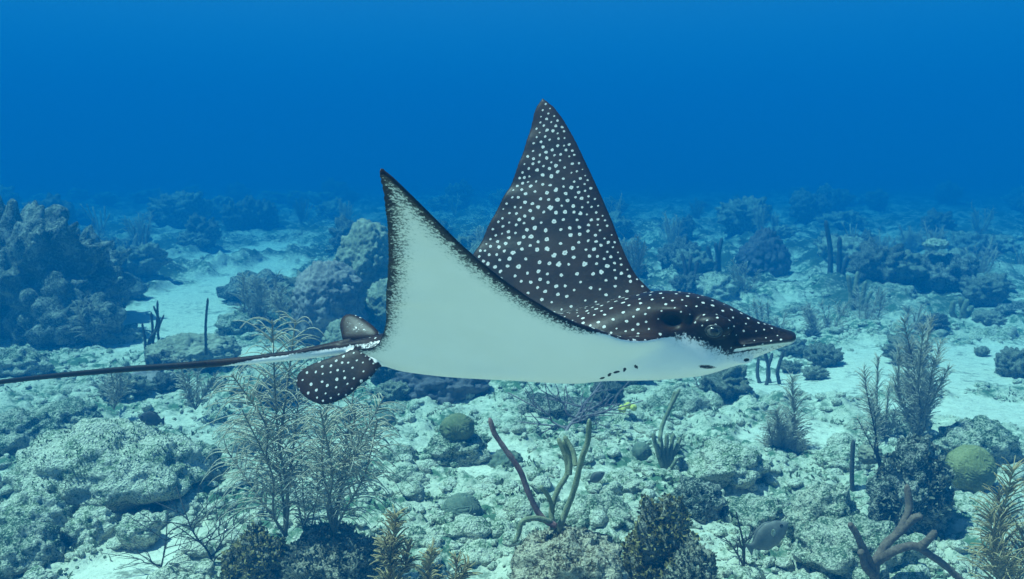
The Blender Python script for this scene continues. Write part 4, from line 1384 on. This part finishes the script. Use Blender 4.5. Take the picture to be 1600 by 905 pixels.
        for k, (gx, gz, an, ln) in enumerate([(.188, -.083, .6, .0085), (.206, -.071, 1.0, .0085), (.222, -.063, .3, .0095), (.240, -.057, 1.3, .0085), (.266, -.049, 2.2, .0085)]):
            a_, b_ = (x - gx) * math.cos(an) + (z - gz) * math.sin(an), -(x - gx) * math.sin(an) + (z - gz) * math.cos(an)
            d = np.sqrt((a_ / ln) ** 2 + (b_ / .0042) ** 2) + 9 * (y * s < .0) + 9 * (z > -.02)
            P[:, 2] += .003 * np.exp(-d ** 2)
            mark = np.maximum(mark, .9 * (1 - ss(.6, 1.2, d)))
    crease = np.exp(-((z - (np.interp(x, bx, bz) - np.interp(x, bx, bh) - .002)) / .0028) ** 2) * ss(.445, .465, x) * (1 - ss(.53, .565, x)) * (np.abs(y) > .02)
    mark = np.maximum(mark, .85 * crease)
    # pale lip edge at the front of the bill
    lip = 1.0 * ss(.50, .58, x) * np.exp(-((z - (np.interp(x, bx, bz) - .009)) / .005) ** 2) * (np.abs(y) < .07)
    # white spots over the dark back: dart throwing on the surface
    tl_z = np.interp(-x, -tl[:, 0], tl[:, 2])
    tail_near = (x < -.44) & (np.hypot(y, z - tl_z) < .03)
    dors = np.where((edge > .024) & ~tail_near & (mark < .02) & (x < .585))[0]
    dors = dors[(x[dors] > -.66)]
    order = rng.permutation(dors)[:60000]
    cellsz = .04
    grid, cs_, rs_ = {}, [], []
    for i in order:
        p = P[i]
        ed = edge[i]
        sp_ = .0150 + .0115 * min(1, max(0, (ed - .02) / .10))
        if p[0] > .28: sp_ *= 1.08
        sp_ *= 0.86 + .26 * rng.random()
        key = tuple((p // cellsz).astype(int))
        ok = True
        for a in (-1, 0, 1):
            for b2 in (-1, 0, 1):
                for c2 in (-1, 0, 1):
                    for j in grid.get((key[0] + a, key[1] + b2, key[2] + c2), ()):
                        if np.sum((cs_[j] - p) ** 2) < sp_ ** 2: ok = False; break
                    if not ok: break
                if not ok: break
            if not ok: break
        if ok:
            grid.setdefault(key, []).append(len(cs_)); cs_.append(p.copy())
            rs_.append((.0034 + .0024 * min(1, max(0, (ed - .02) / .08))) * rng.uniform(.65, 1.2) * (.66 if p[0] > .28 else .74 if abs(p[1]) < .22 else 1))
    cs_, rs_ = np.array(cs_), np.array(rs_)
    spot = np.full(nV, 9.0)
    k2 = kdtree.KDTree(len(cs_))
    for i, p in enumerate(cs_): k2.insert(p, i)
    k2.balance()
    for i in np.where(edge > -.02)[0]:
        _, j, d = k2.find(P[i])
        spot[i] = min(9, d / rs_[j])
    me.vertices.foreach_set('co', P.astype(np.float32).ravel())
    for k, a in (('edge', edge), ('spot', spot), ('mark', mark), ('lip', lip)):
        A = me.attributes.new(k, 'FLOAT', 'POINT')
        A.data.foreach_set('value', np.ascontiguousarray(a, np.float32))
    me.polygons.foreach_set('use_smooth', np.ones(len(me.polygons), bool))
    me.update()
    me.name = 'ray_body'
    me.materials.clear()
    root = empty('eagle_ray', RAY_O)
    root.rotation_euler = (0, 0, -TH)
    tag(root, 'dark white-spotted ray with pale belly and long thin tail swimming over the reef', 'ray')
    obj('body', me, M['ray'], root)
    # eyes
    for s in (-1, 1):
        V, F = ico(4)
        e = obj('eye', mesh_np('eye', V * np.array([.0150, .0100, .0118]), F), M['iris'], root, (.434, s * .0925, .0405))
        Vp = V * np.array([.0095, .0055, .0095])
        obj('pupil', mesh_np('pupil', Vp, F), M['pupil'], e, (.001, s * .0060, .0005))
        th = np.linspace(0, 2 * math.pi, 49)[:-1]
        ring = np.stack([.0170 * np.cos(th), s * (.0025 - .004 * np.abs(np.cos(th)) ** 3), .0120 * np.sin(th)], -1)
        idx = np.arange(-3, 51) % 48
        v_, f_ = tubes(ring[idx][None], np.where(np.sin(th) > 0, .0038, .0022)[idx][None], 8)
        obj('eyelid', mesh_np('eyelid', v_, f_), M['lid'], e, (0, 0, 0))
    return root


build_ray()
# ------------------------------------------------------------------ the sea water: scattering and absorbing, red lost first
WATER_TOP = 8.6
V = np.array([(x, y, z) for x in (-168, 168) for y in (-168, 168) for z in (-1.6, WATER_TOP)], float)
F = np.array([(0, 1, 3, 2), (4, 6, 7, 5), (0, 4, 5, 1), (2, 3, 7, 6), (0, 2, 6, 4), (1, 5, 7, 3)])
wm = bpy.data.materials.new('sea water')
wm.use_nodes = True
t = wm.node_tree
t.nodes.clear()
out = t.nodes.new('ShaderNodeOutputMaterial')
pv = t.nodes.new('ShaderNodeVolumePrincipled')
t.links.new(pv.outputs[0], out.inputs['Volume'])
SCAT, ABSO, DENS = (.0001, .0108, .0285), (.130, .062, .0375), 0.16
colr = [s / DENS for s in SCAT]
absc = [(1 - min(1, a / (DENS * (1 - c)))) ** 2 for a, c in zip(ABSO, colr)]
pv.inputs['Density'].default_value = DENS
pv.inputs['Color'].default_value = (*colr, 1)
pv.inputs['Absorption Color'].default_value = (*absc, 1)
pv.inputs['Anisotropy'].default_value = 0
haze = obj('haze', mesh_np('haze', V, F, False), wm)
tag(haze, 'clear blue sea water fading the far reef', None, None, 'stuff')
